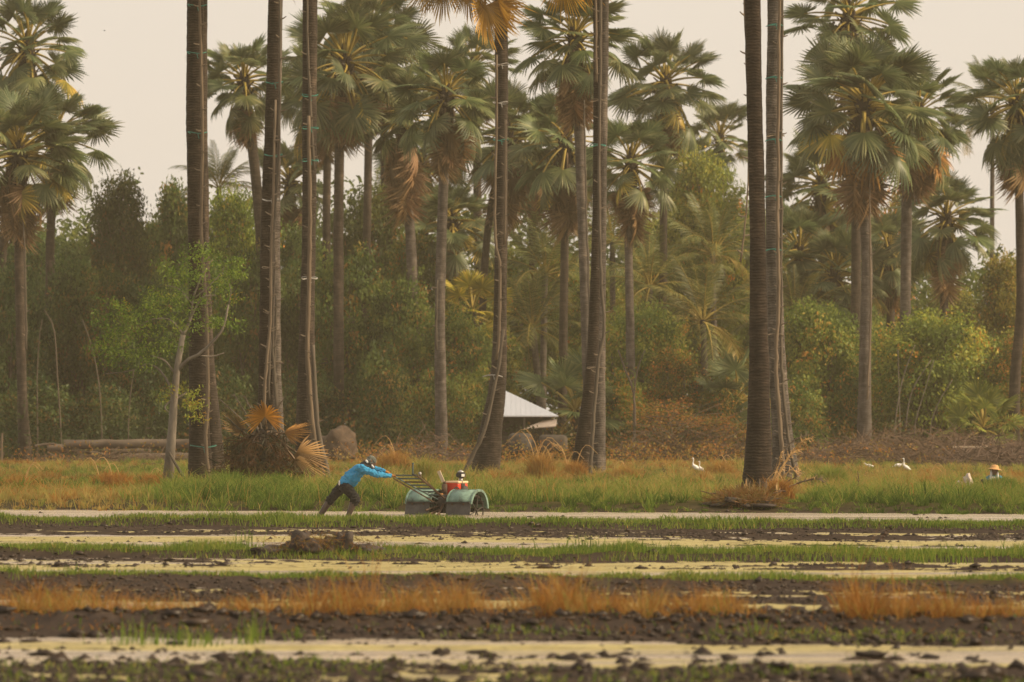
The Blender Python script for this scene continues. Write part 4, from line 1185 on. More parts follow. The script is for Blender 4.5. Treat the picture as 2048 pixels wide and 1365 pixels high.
for pts, r0, r1, dy in LIMBS[1:]:
    mb = MB(); cc = catmull([q(p[0], p[1], dy * i / len(pts)) for i, p in enumerate(pts)], 9)
    mb.tube([tuple(v) for v in cc], list(np.linspace(r0, r1, 9) * SY / F * .62), 6)
    mb.build('branch', PALE, root, True)
CL = [(205, 640), (215, 665), (195, 700), (245, 655), (310, 590), (330, 540), (480, 545), (385, 520), (415, 505), (440, 530), (460, 550), (430, 560), (395, 560), (365, 590), (410, 600), (450, 600), (340, 610), (375, 620), (310, 620), (280, 625), (250, 615), (225, 610), (300, 650), (340, 650), (270, 660), (240, 680), (210, 690), (230, 700),
      (260, 700), (290, 690), (320, 680), (350, 690), (300, 715), (330, 700), (420, 640), (440, 640), (460, 655), (400, 650), (275, 730), (230, 722), (450, 575), (345, 565), (380, 545), (350, 545), (470, 520), (395, 500), (300, 600), (258, 640)]
rg = np.random.default_rng(5)
cc, ti = [], []
for (px, py) in CL:
    for k in range(10):
        cc.append(np.array(q(px + rg.normal(0, 13), py + rg.normal(0, 7), rg.normal(0, .55)))); ti.append(.55 + .12 * rg.normal())
for (px, py) in ((385, 785), (350, 775), (372, 810), (335, 790), (390, 835), (385, 810)):
    for k in range(7):
        cc.append(np.array(q(px + rg.normal(0, 9), py + rg.normal(0, 3), rg.normal(0, .3)))); ti.append(.84 + .05 * rg.normal())
cc = np.array(cc); oo = rg.normal(0, 1, cc.shape) * np.array([1, 1, .3]); oo /= np.linalg.norm(oo, axis=1)[:, None]
V, Fq, T = leaves(cc, oo, 13, .12, .10, np.clip(np.array(ti), 0, 1), rg, .25, .4)
co = link(bpy.data.objects.new('crown', mesh_np('crown', V, Fq, [LEAF], False, {'tint': T})), root); co.color = (1.35, 1.55, .72, 1); co['kind'] = 'stuff'

# ------------------------------------------------------------------ bodies: tapered capsules fused into one skin
def blob(name, segs, mat, parent=None, voxel=0.012, smooth=4, loc=None, folds=0.0):
    bm = bmesh.new()
    ico = bmesh.new(); bmesh.ops.create_icosphere(ico, subdivisions=2, radius=1.0)
    sph = [v.co.copy() for v in ico.verts]; ico.free()
    for s in segs:
        p0, r0, p1, r1 = s[:4]
        sq = s[4] if len(s) > 4 else (1, 1, 1)
        p0, p1 = Vector(p0), Vector(p1)
        vs = [bm.verts.new(p0 + Vector((c.x * r0 * sq[0], c.y * r0 * sq[1], c.z * r0 * sq[2]))) for c in sph]
        vs += [bm.verts.new(p1 + Vector((c.x * r1 * sq[0], c.y * r1 * sq[1], c.z * r1 * sq[2]))) for c in sph]
        bmesh.ops.convex_hull(bm, input=vs)
    bmesh.ops.delete(bm, geom=[v for v in bm.verts if not v.link_faces], context='VERTS')
    me = bpy.data.meshes.new(name); bm.to_mesh(me); bm.free()
    ob = bpy.data.objects.new(name, me); COL.objects.link(ob)
    md = ob.modifiers.new('r', 'REMESH'); md.mode = 'VOXEL'; md.voxel_size = voxel; md.use_smooth_shade = True
    sm = ob.modifiers.new('s', 'SMOOTH'); sm.iterations = smooth; sm.factor = 0.5
    dg = bpy.context.evaluated_depsgraph_get()
    m2 = bpy.data.meshes.new_from_object(ob.evaluated_get(dg))
    bpy.data.objects.remove(ob); bpy.data.meshes.remove(me)
    m2.name = name
    m2.materials.clear()
    m2.materials.append(mat)
    if folds:
        from mathutils import noise as _n
        m2.update()
        nv = [v.normal.copy() for v in m2.vertices]
        for v, nn_ in zip(m2.vertices, nv):
            c_ = v.co
            v.co = c_ + nn_ * folds * (abs(_n.noise(Vector((c_.x * 9 + c_.z * 5, c_.y * 7, c_.z * 16 - c_.x * 6)))) * 2 - .5)
    m2.polygons.foreach_set('use_smooth', np.ones(len(m2.polygons), dtype=bool))
    o = bpy.data.objects.new(name, m2)
    link(o, parent)
    if loc is not None: o.location = loc
    return o


SKIN = mat_noise('skin', (.16, .085, .05), (.22, .12, .075), 6, .55)
SHIRT = mat_noise('blue_shirt', (.018, .16, .32), (.032, .26, .48), 7, .9, 1.0, bscale=9)
BLACK = mat_noise('black_trousers', (.005, .0045, .005), (.012, .011, .0115), 6, .9, .5, bscale=14)
BOOT = mat_noise('muddy_boot', (.035, .022, .018), (.085, .058, .045), 7, .5, .3)
GLOVE = mat_noise('tan_glove', (.20, .085, .02), (.32, .15, .04), 9, .9, .3)
CAMO = mat_noise('camo_cloth', (.012, .014, .012), (.10, .11, .09), 9, .9, c3=(.55, .55, .50))
WHITE = mat_noise('white_cloth', (.55, .53, .5), (.7, .68, .64), 6, .9)
DARKCLOTH = mat_noise('dark_cloth', (.012, .012, .014), (.03, .03, .032), 6, .9)


def hand(name, wrist, dirv, up, mat, parent, s=1.0, curl=1.2):
    """palm and five fingers; dirv = from wrist to knuckles, up = back of the hand; fingers curl towards -up"""
    d = Vector(dirv).normalized(); u = Vector(up); u = (u - d * u.dot(d)).normalized(); sd = d.cross(u)
    w = Vector(wrist)
    segs = [(w, .026 * s, w + d * .05 * s, .03 * s), (w + d * .045 * s - sd * .02 * s, .02 * s, w + d * .085 * s - sd * .028 * s, .016 * s), (w + d * .045 * s + sd * .02 * s, .02 * s, w + d * .085 * s + sd * .028 * s, .016 * s)]
    for i, ln in enumerate((.070, .080, .076, .060)):
        k = w + d * .088 * s + sd * (-.033 + .022 * i) * s
        a = 0.35; p = k
        for j, fr in enumerate((.45, .32, .23)):
            a2 = a + curl * j * .75
            q2 = p + (d * math.cos(a2) - u * math.sin(a2)) * ln * fr * s
            segs.append((p, (.0105 - .001 * j) * s, q2, (.0098 - .001 * j) * s)); p = q2
    p = w + d * .03 * s - sd * .03 * s
    q2 = p + (d * .6 - sd * .6 - u * .5).normalized() * .04 * s; segs.append((p, .013 * s, q2, .0115 * s))
    q3 = q2 + (d * .8 - u * .7 + sd * .3).normalized() * .032 * s; segs.append((q2, .0115 * s, q3, .0095 * s))
    return blob(name, segs, mat, parent, .0045, 2)


MY = 121.0
mo = Vector((P(672, 0, MY).x, MY, -0.06))
man = empty('person', mo, 'person in blue long sleeved shirt bent forward pushing the walking tractor', 'person')


def q(px, py, dy=0.0):
    return P(px, py, MY) + Vector((0, dy, 0)) - mo


pel, wai, che, nek = q(688, 970), q(697, 961), q(713, 945, .01), q(727, 931, .02)
sn, sf = q(721, 936, -.16), q(728, 933, .19)
en, ef = q(751, 949, -.17), q(752, 939, .22)
wn, wf = q(780, 952, .02), q(768, 943, .16)
hn, hf = q(692, 975, -.085), q(685, 973, .085)
kn, kf = q(711, 999, -.13), q(660, 1001, .11)
an, af = q(698, 1029, -.13), q(640, 1031, .11)
# body under the clothes: head, neck, trunk, arms and legs in one skin
hc = q(743, 922, .03)
body = blob('body', [(nek, .052, hc + Vector((-.03, 0, -.02)), .055), (hc + Vector((-.012, 0, .012)), .088, hc + Vector((.03, 0, -.04)), .07, (1, .85, 1.05)), (hc + Vector((.06, 0, -.065)), .045, hc + Vector((.075, 0, -.045)), .035),
                     (hc + Vector((.092, 0, -.045)), .014, hc + Vector((.082, 0, -.02)), .010), (hc + Vector((.0, -.085, -.02)), .016, hc + Vector((.0, -.085, .02)), .014), (hc + Vector((.0, .085, -.02)), .016, hc + Vector((.0, .085, .02)), .014),
                     (pel, .11, che, .12), (che, .12, nek, .06), (sn, .06, sf, .06), (sn, .045, en, .036), (en, .036, wn, .026), (sf, .045, ef, .036), (ef, .036, wf, .026),
                     (hn, .085, kn, .05), (kn, .048, an, .035), (hf, .085, kf, .05), (kf, .048, af, .035)], SKIN, man, .011)
shirt = blob('shirt', [(q(691, 968), .150, q(703, 955), .165, (1, 1.1, 1)), (q(703, 955), .165, q(717, 942, .01), .152, (1, 1.2, 1)), (q(717, 942, .01), .145, q(725, 935, .02), .085, (1, 1.3, 1)), (sn, .082, sf, .082), (sn, .090, en, .072), (en, .072, wn, .050), (sf, .090, ef, .072), (ef, .072, wf, .050),
                       (q(706, 965), .07, q(712, 960), .08), (q(698, 972), .07, q(708, 968), .06)], SHIRT, man, .010, 3, None, .022)
trous = blob('trousers', [(q(687, 972), .128, q(694, 966), .122, (1, 1.15, 1)), (hn, .130, q(702, 986, -.11), .118), (q(702, 986, -.11), .116, q(712, 999, -.13), .100), (q(712, 999, -.13), .10, q(709, 1004, -.13), .095),
                          (hf, .130, q(672, 987, .1), .115), (q(672, 987, .1), .112, q(658, 1003, .11), .092)], BLACK, man, .010, 3, None, .02)
for nm, k0, a0, toe in (('boot', q(708, 1003, -.13), an, (.13, -.01)), ('boot', q(658, 1004, .11), af, (.07, -.02))):
    blob(nm, [(k0, .080, k0.lerp(a0, .5), .070), (k0.lerp(a0, .5), .070, a0, .055), (a0, .05, a0 + Vector((.0, 0, -.05)), .045), (a0 + Vector((-.03, 0, -.055)), .036, a0 + Vector((toe[0], toe[1], -.062)), .036)], BOOT, man, .010, 2)
hand('glove', wn + Vector((.0, 0, 0)), q(790, 950, .12) - wn, Vector((0, -.3, 1)), GLOVE, man, 1.1)
hand('glove', wf + Vector((.0, 0, 0)), q(778, 946, .16) - wf, Vector((0, -.3, 1)), GLOVE, man, 1.1)
blob('cap', [(hc + Vector((-.015, 0, .02)), .097, hc + Vector((.02, 0, .005)), .09, (1, .92, 1)), (hc + Vector((.03, 0, .0)), .07, hc + Vector((.04, 0, -.01)), .07)], CAMO, man, .01, 2)
mb = MB(); mb.lathe(hc + Vector((.045, 0, .005)), [(.085, -.004), (.088, 0), (.08, .006)], 18, Matrix.Rotation(R(52), 3, 'Y')); mb.build('cap_brim', CAMO, man, True)
blob('neck_cloth', [(q(726, 930, .02), .072, q(733, 928, .02), .07, (1, 1.1, 1)), (q(728, 932, -.05), .04, q(745, 938, -.03), .03), (q(736, 929, .0), .05, q(746, 934, .02), .045)], DARKCLOTH, man, .01, 2)
blob('face_cloth', [(q(744, 931, -.04), .022, q(747, 935, -.04), .022), (q(733, 922, -.03), .026, q(735, 925, -.04), .024)], WHITE, man, .009, 2)
blob('waist_cloth', [(q(679, 963, -.10), .022, q(679, 969, -.10), .026, (.8, .8, 1.1))], WHITE, man, .009, 2)

# ------------------------------------------------------------------ walking tractor
TEAL = mat_noise('worn_teal_paint', (.05, .062, .048), (.145, .235, .19), 5, .7, .2, c3=(.22, .335, .27))
TEALD = mat_noise('dark_teal_metal', (.03, .06, .06), (.08, .12, .11), 8, .6)
FLAP = mat_noise('muddy_grey_flap', (.045, .042, .042), (.10, .095, .092), 5, .75, .2)
RUST = mat_noise('rusty_iron', (.035, .022, .015), (.11, .062, .035), 8, .8, .2)
IRON = mat_noise('dark_iron', (.02, .017, .015), (.06, .05, .042), 7, .7)
RED = mat_noise('red_engine_paint', (.50, .035, .012), (.62, .055, .018), 5, .4)
CREAM = mat_noise('cream_tank', (.62, .42, .24), (.72, .52, .32), 5, .45)
BOARD = mat_noise('pale_board', (.40, .30, .20), (.58, .47, .34), 7, .8, stretch=(1, 1, .2))
STEEL = mat_noise('grey_steel', (.22, .21, .20), (.42, .40, .38), 8, .4, metal=.5)

TY = 123.0
tx = P(893, 0, TY).x
TR = empty('walking_tractor', (tx, TY, -.03), 'teal and red two wheeled walking tractor with ladder like handlebars', 'tractor', rz=R(63))


def arc_shell(r, zc, a0, a1, y0, y1, th, n=16, squash=1.0):
    m = MB(); vs, fs = [], []
    for i in range(n + 1):
        a = R(a0 + (a1 - a0) * i / n)
        for rr in (r, r - th):
            for y in (y0, y1):
                vs.append((math.cos(a) * rr * squash, y, zc + math.sin(a) * rr))
    for i in range(n):
        b = i * 4; c = b + 4
        fs += [(b, b + 1, c + 1, c), (b + 2, c + 2, c + 3, b + 3), (b, c, c + 2, b + 2), (b + 1, b + 3, c + 3, c + 1)]
    fs += [(0, 2, 3, 1), (n * 4, n * 4 + 1, n * 4 + 3, n * 4 + 2)]
    return m.add(vs, fs)


for sg in (-1, 1):                                   # -1: the side turned to the camera
    y0, y1 = sorted((sg * .20, sg * .80))
    fd = arc_shell(.41, .17, 2, 160, y0, y1, .012).build('fender', TEAL, TR, True)
    for f in fd.data.polygons: f.use_smooth = True
    yo = sg * .80
    a, b2 = sorted((yo - sg * .022, yo + sg * .012))
    arc_shell(.425, .17, 0, 165, a, b2, .055).build('rim_band', TEAL, fd)
    a, b2 = sorted((sg * .20 - sg * .012, sg * .20 + sg * .02))
    arc_shell(.42, .17, 0, 162, a, b2, .03).build('rim_band', TEAL, fd)
    arc_shell(.418, .17, 88, 94, y0 + .02, y1 - .02, .01, 3).build('top_rib', TEAL, fd)
    mb = MB(); mb.box((-.405, (y0 + y1) / 2, .175), (.014, y1 - y0 - .02, .27), Matrix.Rotation(R(12), 3, 'Y')); mb.build('mud_flap', FLAP, TR)
    # iron cage wheel
    wh = MB()
    for yy in (sg * .34, sg * .72):
        ring = [(math.cos(R(k * 15)) * .33, yy, .12 + math.sin(R(k * 15)) * .33) for k in range(25)]
        wh.tube(ring, .016, 6, cap=False)
        for k in range(6):
            a = R(k * 60 + 15); wh.tube([(0, yy, .12), (math.cos(a) * .33, yy, .12 + math.sin(a) * .33)], .013, 5)
    w_ = wh.build('cage_wheel', IRON, TR)
    for k in range(14):
        a = R(k * 360 / 14 + 5)
        mb = MB(); mb.box((math.cos(a) * .345, sg * .53, .12 + math.sin(a) * .345), (.012, .44, .07), Matrix.Rotation(-a + R(60), 3, 'Y')); mb.build('lug', IRON, w_)
mb = MB(); mb.tube([(0, -.76, .12), (0, .76, .12)], .028, 8); mb.build('axle', IRON, TR)
for k, pts in enumerate((((-.1, -.12, .46), (.05, -.2, .62), (.2, -.2, .6)), ((-.15, .06, .45), (-.3, .1, .55), (-.6, .16, .5)), ((.1, -.17, .4), (.25, -.22, .45), (.42, -.22, .6)))):
    mb = MB(); mb.tube([tuple(v) for v in catmull(pts, 8)], .013, 6); mb.build('hose', DARKCLOTH, TR)
mb = MB(); mb.box((-.405, -.02, .305), (.035, 1.50, .03)); mb.build('rear_bar', IRON, TR)
for yy in (-.62, -.35, .35, .62):
    mb = MB(); mb.box((-.40, yy, .275), (.03, .03, .05)); mb.build('bar_clip', RUST, TR)
mb = MB(); mb.box((-.06, 0, .24), (.34, .26, .34), bev=.03); mb.box((-.05, 0, .42), (.26, .20, .10), bev=.03); mb.tube([(-.05, -.18, .2), (-.05, .18, .2)], .09, 12); mb.build('gearbox', IRON, TR)
mb = MB(); mb.box((.38, 0, .33), (.75, .30, .06), bev=.01); mb.build('chassis', RUST, TR)
mb = MB(); mb.tube([(-.25, -.05, .28), (-.45, -.08, .12), (-.60, -.1, .03)], .028, 7); mb.tube([(-.25, .08, .22), (-.62, .18, .14)], .022, 7); mb.tube([(-.3, .02, .14), (-.70, .12, .02)], .026, 7); mb.build('hitch', RUST, TR)
# engine
en_ = MB(); en_.box((.42, -.02, .54), (.46, .34, .34), bev=.03); eng = en_.build('engine', RED, TR)
mb = MB(); mb.box((.42, -.02, .735), (.48, .36, .055), bev=.022); mb.build('fuel_tank', CREAM, eng)
mb = MB(); mb.box((.185, -.02, .57), (.012, .30, .30), bev=.004); mb.build('front_panel', RED, eng)
mb = MB(); mb.box((.40, -.197, .56), (.16, .014, .30)); mb.build('side_cover', IRON, eng)
mb = MB(); mb.lathe((.40, -.215, .53), [(.13, 0), (.135, .02), (.13, .05), (.05, .06)], 18, Matrix.Rotation(R(90), 3, 'X')); mb.build('flywheel', IRON, eng, True)
mb = MB(); mb.tube([(.36, -.16, .70), (.36, -.16, .84)], .045, 10); mb.build('intake_pipe', STEEL, eng, True)
mb = MB(); mb.lathe((.36, -.16, .83), [(.05, 0), (.095, .02), (.105, .05), (.10, .09), (.07, .12)], 16); ac = mb.build('air_cleaner', DARKCLOTH, eng, True)
mb = MB(); mb.lathe((.36, -.16, .95), [(.07, 0), (.075, .012), (.03, .035), (.012, .05)], 14); mb.build('cleaner_cap', STEEL, ac, True)
mb = MB(); mb.box((.30, -.245, .885), (.075, .012, .055), Matrix.Rotation(R(-30), 3, 'Z')); mb.build('maker_plate', WHITE, ac)
mb = MB(); mb.tube([(.10, .10, .42), (.10, .10, .70)], .062, 12); mb.tube([(.10, .10, .70), (.10, .10, .76)], .035, 8); mb.build('muffler', RUST, eng, True)
mb = MB(); mb.box((.05, .16, .86), (.02, .075, .26), Matrix.Rotation(R(-26), 3, 'X')); mb.build('exhaust_board', BOARD, eng)
mb = MB(); mb.box((-.10, .10, .47), (.10, .12, .06), bev=.02); mb.box((-.06, -.1, .46), (.12, .1, .05), bev=.02); mb.build('rag', GLOVE, TR)
# handlebars: two rails with cross bars like a ladder
T0, T1 = (-1.92, .30, .90), (-.20, .10, .36)
U0, U1 = (-1.92, -.30, .90), (-.20, -.10, .36)
hb_ = MB(); hb_.tube([T0, T1], .018, 7); hl = hb_.build('handle_rail', TEALD, TR)
hb_ = MB(); hb_.tube([U0, U1], .020, 7); hr = hb_.build('handle_rail', RUST, TR)
for k, u in enumerate((0.0, .13, .27, .40, .53, .66, .80)):
    a, b2 = Vector(T0).lerp(Vector(T1), u), Vector(U0).lerp(Vector(U1), u)
    mb = MB(); mb.box((a + b2) / 2, (.05, (a - b2).length, .022), Matrix.Rotation(R(15), 3, 'Y')); mb.build('cross_bar', TEALD if k != 2 else RUST, hl)
for yy, zz in ((.33, -.06), (.31, -.10), (-.31, .06)):
    mb = MB(); mb.tube([(-1.82, yy, .88 + zz * .6), (-.25, yy * .4, .33 + zz * .5)], .009, 5); mb.build('control_rod', RUST, TR)
mb = MB(); mb.tube([(-1.92, .28, .90), (-2.13, .30, .905)], .019, 8); mb.build('grip', DARKCLOTH, hl)
mb = MB(); mb.tube([(-1.92, -.28, .90), (-2.11, -.30, .925)], .019, 8); mb.build('grip', DARKCLOTH, hr)
mb = MB(); mb.tube([(-1.87, -.17, .90), (-1.87, -.17, 1.15)], .018, 8); mb.tube([(-1.87, -.17, 1.14), (-1.87, -.17, 1.17)], .026, 8); mb.build('throttle_post', TEALD, TR)
mb = MB(); mb.lathe((-1.79, -.30, .94), [(.01, -.035), (.032, -.02), (.036, 0), (.03, .02), (.01, .034)], 10); mb.tube([(-1.72, -.29, .87), (-1.79, -.30, .94)], .014, 6); mb.build('gear_knob', STEEL, TR, True)

# ------------------------------------------------------------------ climbing poles tied to the trunks
BAMBOO = mat_noise('dry_bamboo', (.095, .067, .043), (.19, .14, .092), 5, .8, .2, (1, 1, .25))
BAMBOO2 = mat_noise('grey_bamboo', (.055, .042, .030), (.12, .096, .07), 5, .85, .2, (1, 1, .25))
PEGM = mat_noise('peg_wood', (.10, .075, .05), (.26, .20, .14), 8, .85)
CORD = mat_noise('green_cord', (.02, .16, .12), (.04, .24, .19), 9, .7)
PALECORD = mat_noise('pale_cord', (.35, .33, .30), (.5, .48, .45), 9, .7)


def pole(lab, pts, Y, r_px, mat, seed, ties=(), peg=.5):
    k = Y / F
    r = random.Random(seed)
    b = P(pts[-1][0], pts[-1][1], Y)
    root = empty('climbing_pole', b, lab, 'climbing pole', 'bamboo poles for climbing the palms')
    W = [P(p[0], p[1], Y) - b for p in reversed(pts)]
    n = max(10, int(W[-1].length / .35))
    c = catmull([tuple(v) for v in W], n)
    c = c + np.array([[r.gauss(0, .008), 0, 0] for _ in range(n)])
    rad = [r_px * k * (1 - .35 * i / n) * (1.12 if i % 2 == 0 else .95) for i in range(n)]
    mb = MB(); mb.tube([tuple(v) for v in c], rad, 7); mb.build('culm', mat, root, True)
    ln = float(np.sum(np.linalg.norm(np.diff(c, axis=0), axis=1)))
    m = int(ln / peg)
    for i in range(m):
        u = (i + .6) / m * (n - 1); j = min(int(u), n - 2)
        p = Vector(c[j]).lerp(Vector(c[j + 1]), u - j)
        sg = 1 if (i + seed) % 2 else -1
        d = Vector((sg * r.uniform(.8, 1), r.uniform(-.5, .1), r.uniform(.05, .5))).normalized()
        L = r.uniform(.13, .24)
        mb = MB(); mb.tube([p, p + d * L * .6, p + d * L + Vector((0, 0, .02))], [.026, .021, .012], 5); mb.build('peg', PEGM, root)
    for (tx_, ty_, hw_, cm) in ties:
        p = P(tx_, ty_, Y) - b
        rr = hw_ * k
        ring = [(p.x + math.cos(a) * rr, rr * .9 + .05 + math.sin(a) * (rr * 1.05), p.z + .03 * math.sin(a * 2 + seed)) for a in np.linspace(0, 2 * math.pi, 22)]
        mb = MB(); mb.tube(ring, .014, 5, cap=False); mb.tube([ring[16], Vector(ring[16]) + Vector((.04, -.03, -.16))], .010, 4); mb.build('tie_cord', cm, root)


pole('pale climbing pole on the dark trunk beside the small leafy tree', [(398, -40), (402, 120), (405, 300), (402, 450), (412, 620), (416, 780), (412, 880), (418, 965)], 167.3, 4, BAMBOO, 1, ((392, 105, 19, CORD), (394, 265, 19, CORD), (405, 893, 26, CORD), (393, 10, 19, CORD)))
pole('upper pole on the peg pole trunk', [(560, -40), (560, 100), (558, 300), (550, 420), (545, 520), (540, 650), (536, 800)], 165.3, 3.5, BAMBOO2, 2, ((548, 165, 17, CORD), (546, 310, 18, CORD), (541, 400, 17, PALECORD)))
pole('straight pale pole on the peg pole trunk', [(551, 200), (546, 400), (542, 520), (540, 640), (530, 760), (527, 850)], 165.0, 3.5, BAMBOO, 3, ((541, 535, 18, PEGM),))
pole('lower grey pole beside the peg pole trunk', [(550, 520), (546, 620), (546, 720), (552, 800), (560, 880)], 165.6, 3.5, BAMBOO2, 4, ((546, 725, 20, PEGM),))
pole('outer thin grey pole beside the peg pole trunk', [(552, 590), (551, 660), (550, 740), (558, 830)], 165.8, 3, BAMBOO2, 5)
pole('long pale pole leaning on the trunk behind the bent man', [(617, 232), (618, 330), (620, 450), (618, 550), (615, 680), (617, 760), (626, 860), (640, 920), (649, 962)], 168.2, 5.5, BAMBOO, 6, ((618, 556, 16, PALECORD), (620, 255, 16, CORD), (620, 320, 16, CORD)), .62)
pole('upper thin pole on the trunk behind the bent man', [(613, -40), (616, 120), (620, 200), (627, 340)], 168.3, 3.5, BAMBOO2, 7, ((619, 190, 16, CORD),))
pole('thick grey pole propped beside the long pale pole', [(626, 690), (629, 760), (634, 850), (645, 910), (658, 965)], 168.0, 6, BAMBOO2, 8, (), .55)
pole('twisting pale pole on the leaning trunk', [(994, 110), (992, 300), (990, 430), (992, 490), (1000, 540), (998, 650), (993, 720)], 184.2, 3.5, BAMBOO, 9, ((1002, 128, 15, PALECORD), (1001, 280, 15, CORD), (1001, 205, 15, PALECORD)))
pole('short pole on the far side of the leaning trunk', [(1011, 240), (1011, 350), (1009, 490)], 184.3, 3, BAMBOO, 10)
pole('slanting dark pole propping the leaning trunk', [(1006, 660), (996, 740), (983, 800), (966, 870), (945, 910), (926, 950)], 184.0, 4.5, BAMBOO2, 11, ((985, 752, 20, PALECORD),), .7)
pole('long pole between the twin trunks', [(1202, -40), (1200, 150), (1198, 400), (1202, 560), (1208, 660), (1196, 720), (1190, 800), (1184, 880), (1180, 962)], 182.6, 4, BAMBOO2, 12, ((1196, 290, 16, CORD), (1193, 735, 19, PEGM), (1197, 200, 17, PEGM)))
pole('upper pale pole on the dark twin trunk', [(1190, -40), (1192, 60), (1192, 165)], 183.0, 3, BAMBOO, 13, (), .4)
pole('upper pole on the thickest trunk', [(1489, -40), (1492, 60), (1495, 130), (1500, 220)], 145.3, 4, BAMBOO, 14, ((1504, 8, 17, PALECORD),), .5)
pole('second upper pole on the thickest trunk', [(1508, 40), (1503, 120), (1502, 200)], 145.2, 3, BAMBOO2, 15)
pole('thin free hanging pole left of the thickest trunk', [(1497, 290), (1494, 400), (1488, 470), (1481, 525)], 145.5, 2, BAMBOO, 16, (), .6)
pole('long pale pole on the grey corded trunk', [(1560, -40), (1557, 150), (1556, 350), (1555, 450), (1557, 560), (1553, 700), (1553, 760), (1562, 870), (1567, 965)], 163.0, 4.5, BAMBOO, 17, ((1550, 50, 17, CORD), (1549, 155, 17, CORD), (1548, 280, 17, CORD), (1548, 393, 17, CORD), (1548, 500, 17, CORD), (1551, 670, 18, PEGM)))
pole('outer grey pole on the corded trunk', [(1564, -40), (1564, 150), (1562, 350), (1562, 560), (1562, 700), (1568, 800), (1577, 880), (1592, 955)], 163.2, 3.8, BAMBOO2, 18, ((1552, 270, 18, PEGM),))
pole('thin pole on the pale palm trunk between the middle trunks', [(875, 560), (873, 640), (874, 700)], 225, 2.0, BAMBOO2, 19, (), .6)
pole('thin pole on the ragged palm beside the twin trunks', [(1168, 200), (1172, 400), (1180, 640)], 215, 2.4, BAMBOO2, 20, (), .8)
pole('thin pole on the biggest palm by the shrubs', [(1739, 330), (1740, 480), (1741, 640), (1734, 800)], 228, 2.2, BAMBOO, 21, (), .8)
pole('thin pole on the trunk of the big corner palm', [(47, 430), (51, 560), (52, 700)], 231, 2.2, BAMBOO2, 22, (), .8)

# ------------------------------------------------------------------ dry palm sapling at the peg pole trunk
SPY = 160.0
sb = P(520, 0, SPY); g = gz(sb.x, SPY)
O = Vector((sb.x, SPY, g - .05))
sap = empty('dry_palm_sapling', O, 'withered young palm with orange fans over a dark heap of dead fronds', 'palm sapling')
mb = MB()
rr = random.Random(9)
cz = P(522, 866, SPY).z - O.z
mb.lathe((0, 0, -.1), [(.55, 0), (.52, .3), (.45, .7), (.34, 1.1), (.24, cz), (.1, cz + .2)], 12); mb.build('stump', BARK_DARK, sap, True)
for k in range(90):
    a = rr.uniform(0, 6.28); z = rr.uniform(.1, cz); rad = .5 - .2 * z
    d = Vector((math.cos(a), math.sin(a), rr.uniform(-.5, .5)))
    p = Vector((math.cos(a) * rad, math.sin(a) * rad, z))
    L = rr.uniform(.25, .6)
    mb = MB(); mb.tube([p, p + d * L * .5, p + d * L + Vector((0, 0, -.12))], [.035, .025, .012], 4); mb.build('leaf_stub', BARK_MID if k % 3 else RUST, sap)
top = Vector((.03, 0, cz))
for (px, py, az, el, roll, sc_, col, dry) in ((542, 858, R(-95), R(60), R(0), .66, (2.6, 1.9, .5), 0), (552, 868, R(-35), R(20), R(80), .55, (1.7, 1.35, .7), 4), (572, 858, R(-25), R(-50), R(70), .95, (1.15, 1.05, .75), 3),
                                              (562, 862, R(-10), R(-34), R(90), .85, (1.2, 1.05, .7), 3), (512, 884, R(165), R(48), R(95), .62, (1.0, .95, .75), 5),
                                              (575, 872, R(-5), R(-66), R(90), .8, (1.6, 1.45, 1.05), 4)):
    p = P(px, py, SPY) - O
    me = (FANS_DRY + FANS_DEAD)[dry]
    place_frond(me, 'dry_frond', sap, Vector((p.x * .6, 0, p.z - .15)), az, el, roll, sc_, col)
for pts in (((520, 880), (490, 845), (440, 800)), ((515, 885), (480, 858), (452, 832)), ((522, 880), (505, 830), (490, 795)), ((525, 878), (520, 845), (502, 815)), ((530, 878), (500, 840), (468, 790)), ((510, 890), (470, 870), (445, 850)), ((540, 870), (555, 820), (568, 798))):
    cc = catmull([tuple(P(x, y, SPY) - O + Vector((0, rr.uniform(-.2, .2), 0))) for x, y in pts], 8)
    mb = MB(); mb.tube([tuple(v) for v in cc], list(np.linspace(.035, .012, 8)), 5)
    for k in range(4, 8):
        for _ in range(4):
            d = Vector((rr.uniform(-1, .6), rr.uniform(-.3, .3), rr.uniform(-1, .8))) * rr.uniform(.08, .24)
            mb.tube([Vector(cc[k]), Vector(cc[k]) + d], [.012, .003], 3, cap=False)
    mb.build('bare_stalk', BAMBOO2, sap)
rg = np.random.default_rng(31)
n = 420
a = rg.uniform(0, 6.28, n); zz = rg.uniform(0, 1, n) ** 1.2 * cz * .95; rad = (1.0 - .55 * zz / cz) * rg.uniform(.6, 1.25, n)
c = np.stack([np.cos(a) * rad * 1.15 - .1, np.sin(a) * rad, zz], 1)
oo = np.stack([np.cos(a), np.sin(a), rg.uniform(-.6, .3, n)], 1)
V, Fq, T = leaves(c, oo, 8, .08, .34, np.where(rg.uniform(0, 1, n) > .35, rg.uniform(.9, 1, n), rg.uniform(.2, .5, n)), rg, .7, .10)
so = link(bpy.data.objects.new('dead_leaf_heap', mesh_np('dead_leaf_heap', V, Fq, [LEAF], False, {'tint': T})), sap); so.color = (.30, .25, .22, 1); so['kind'] = 'stuff'
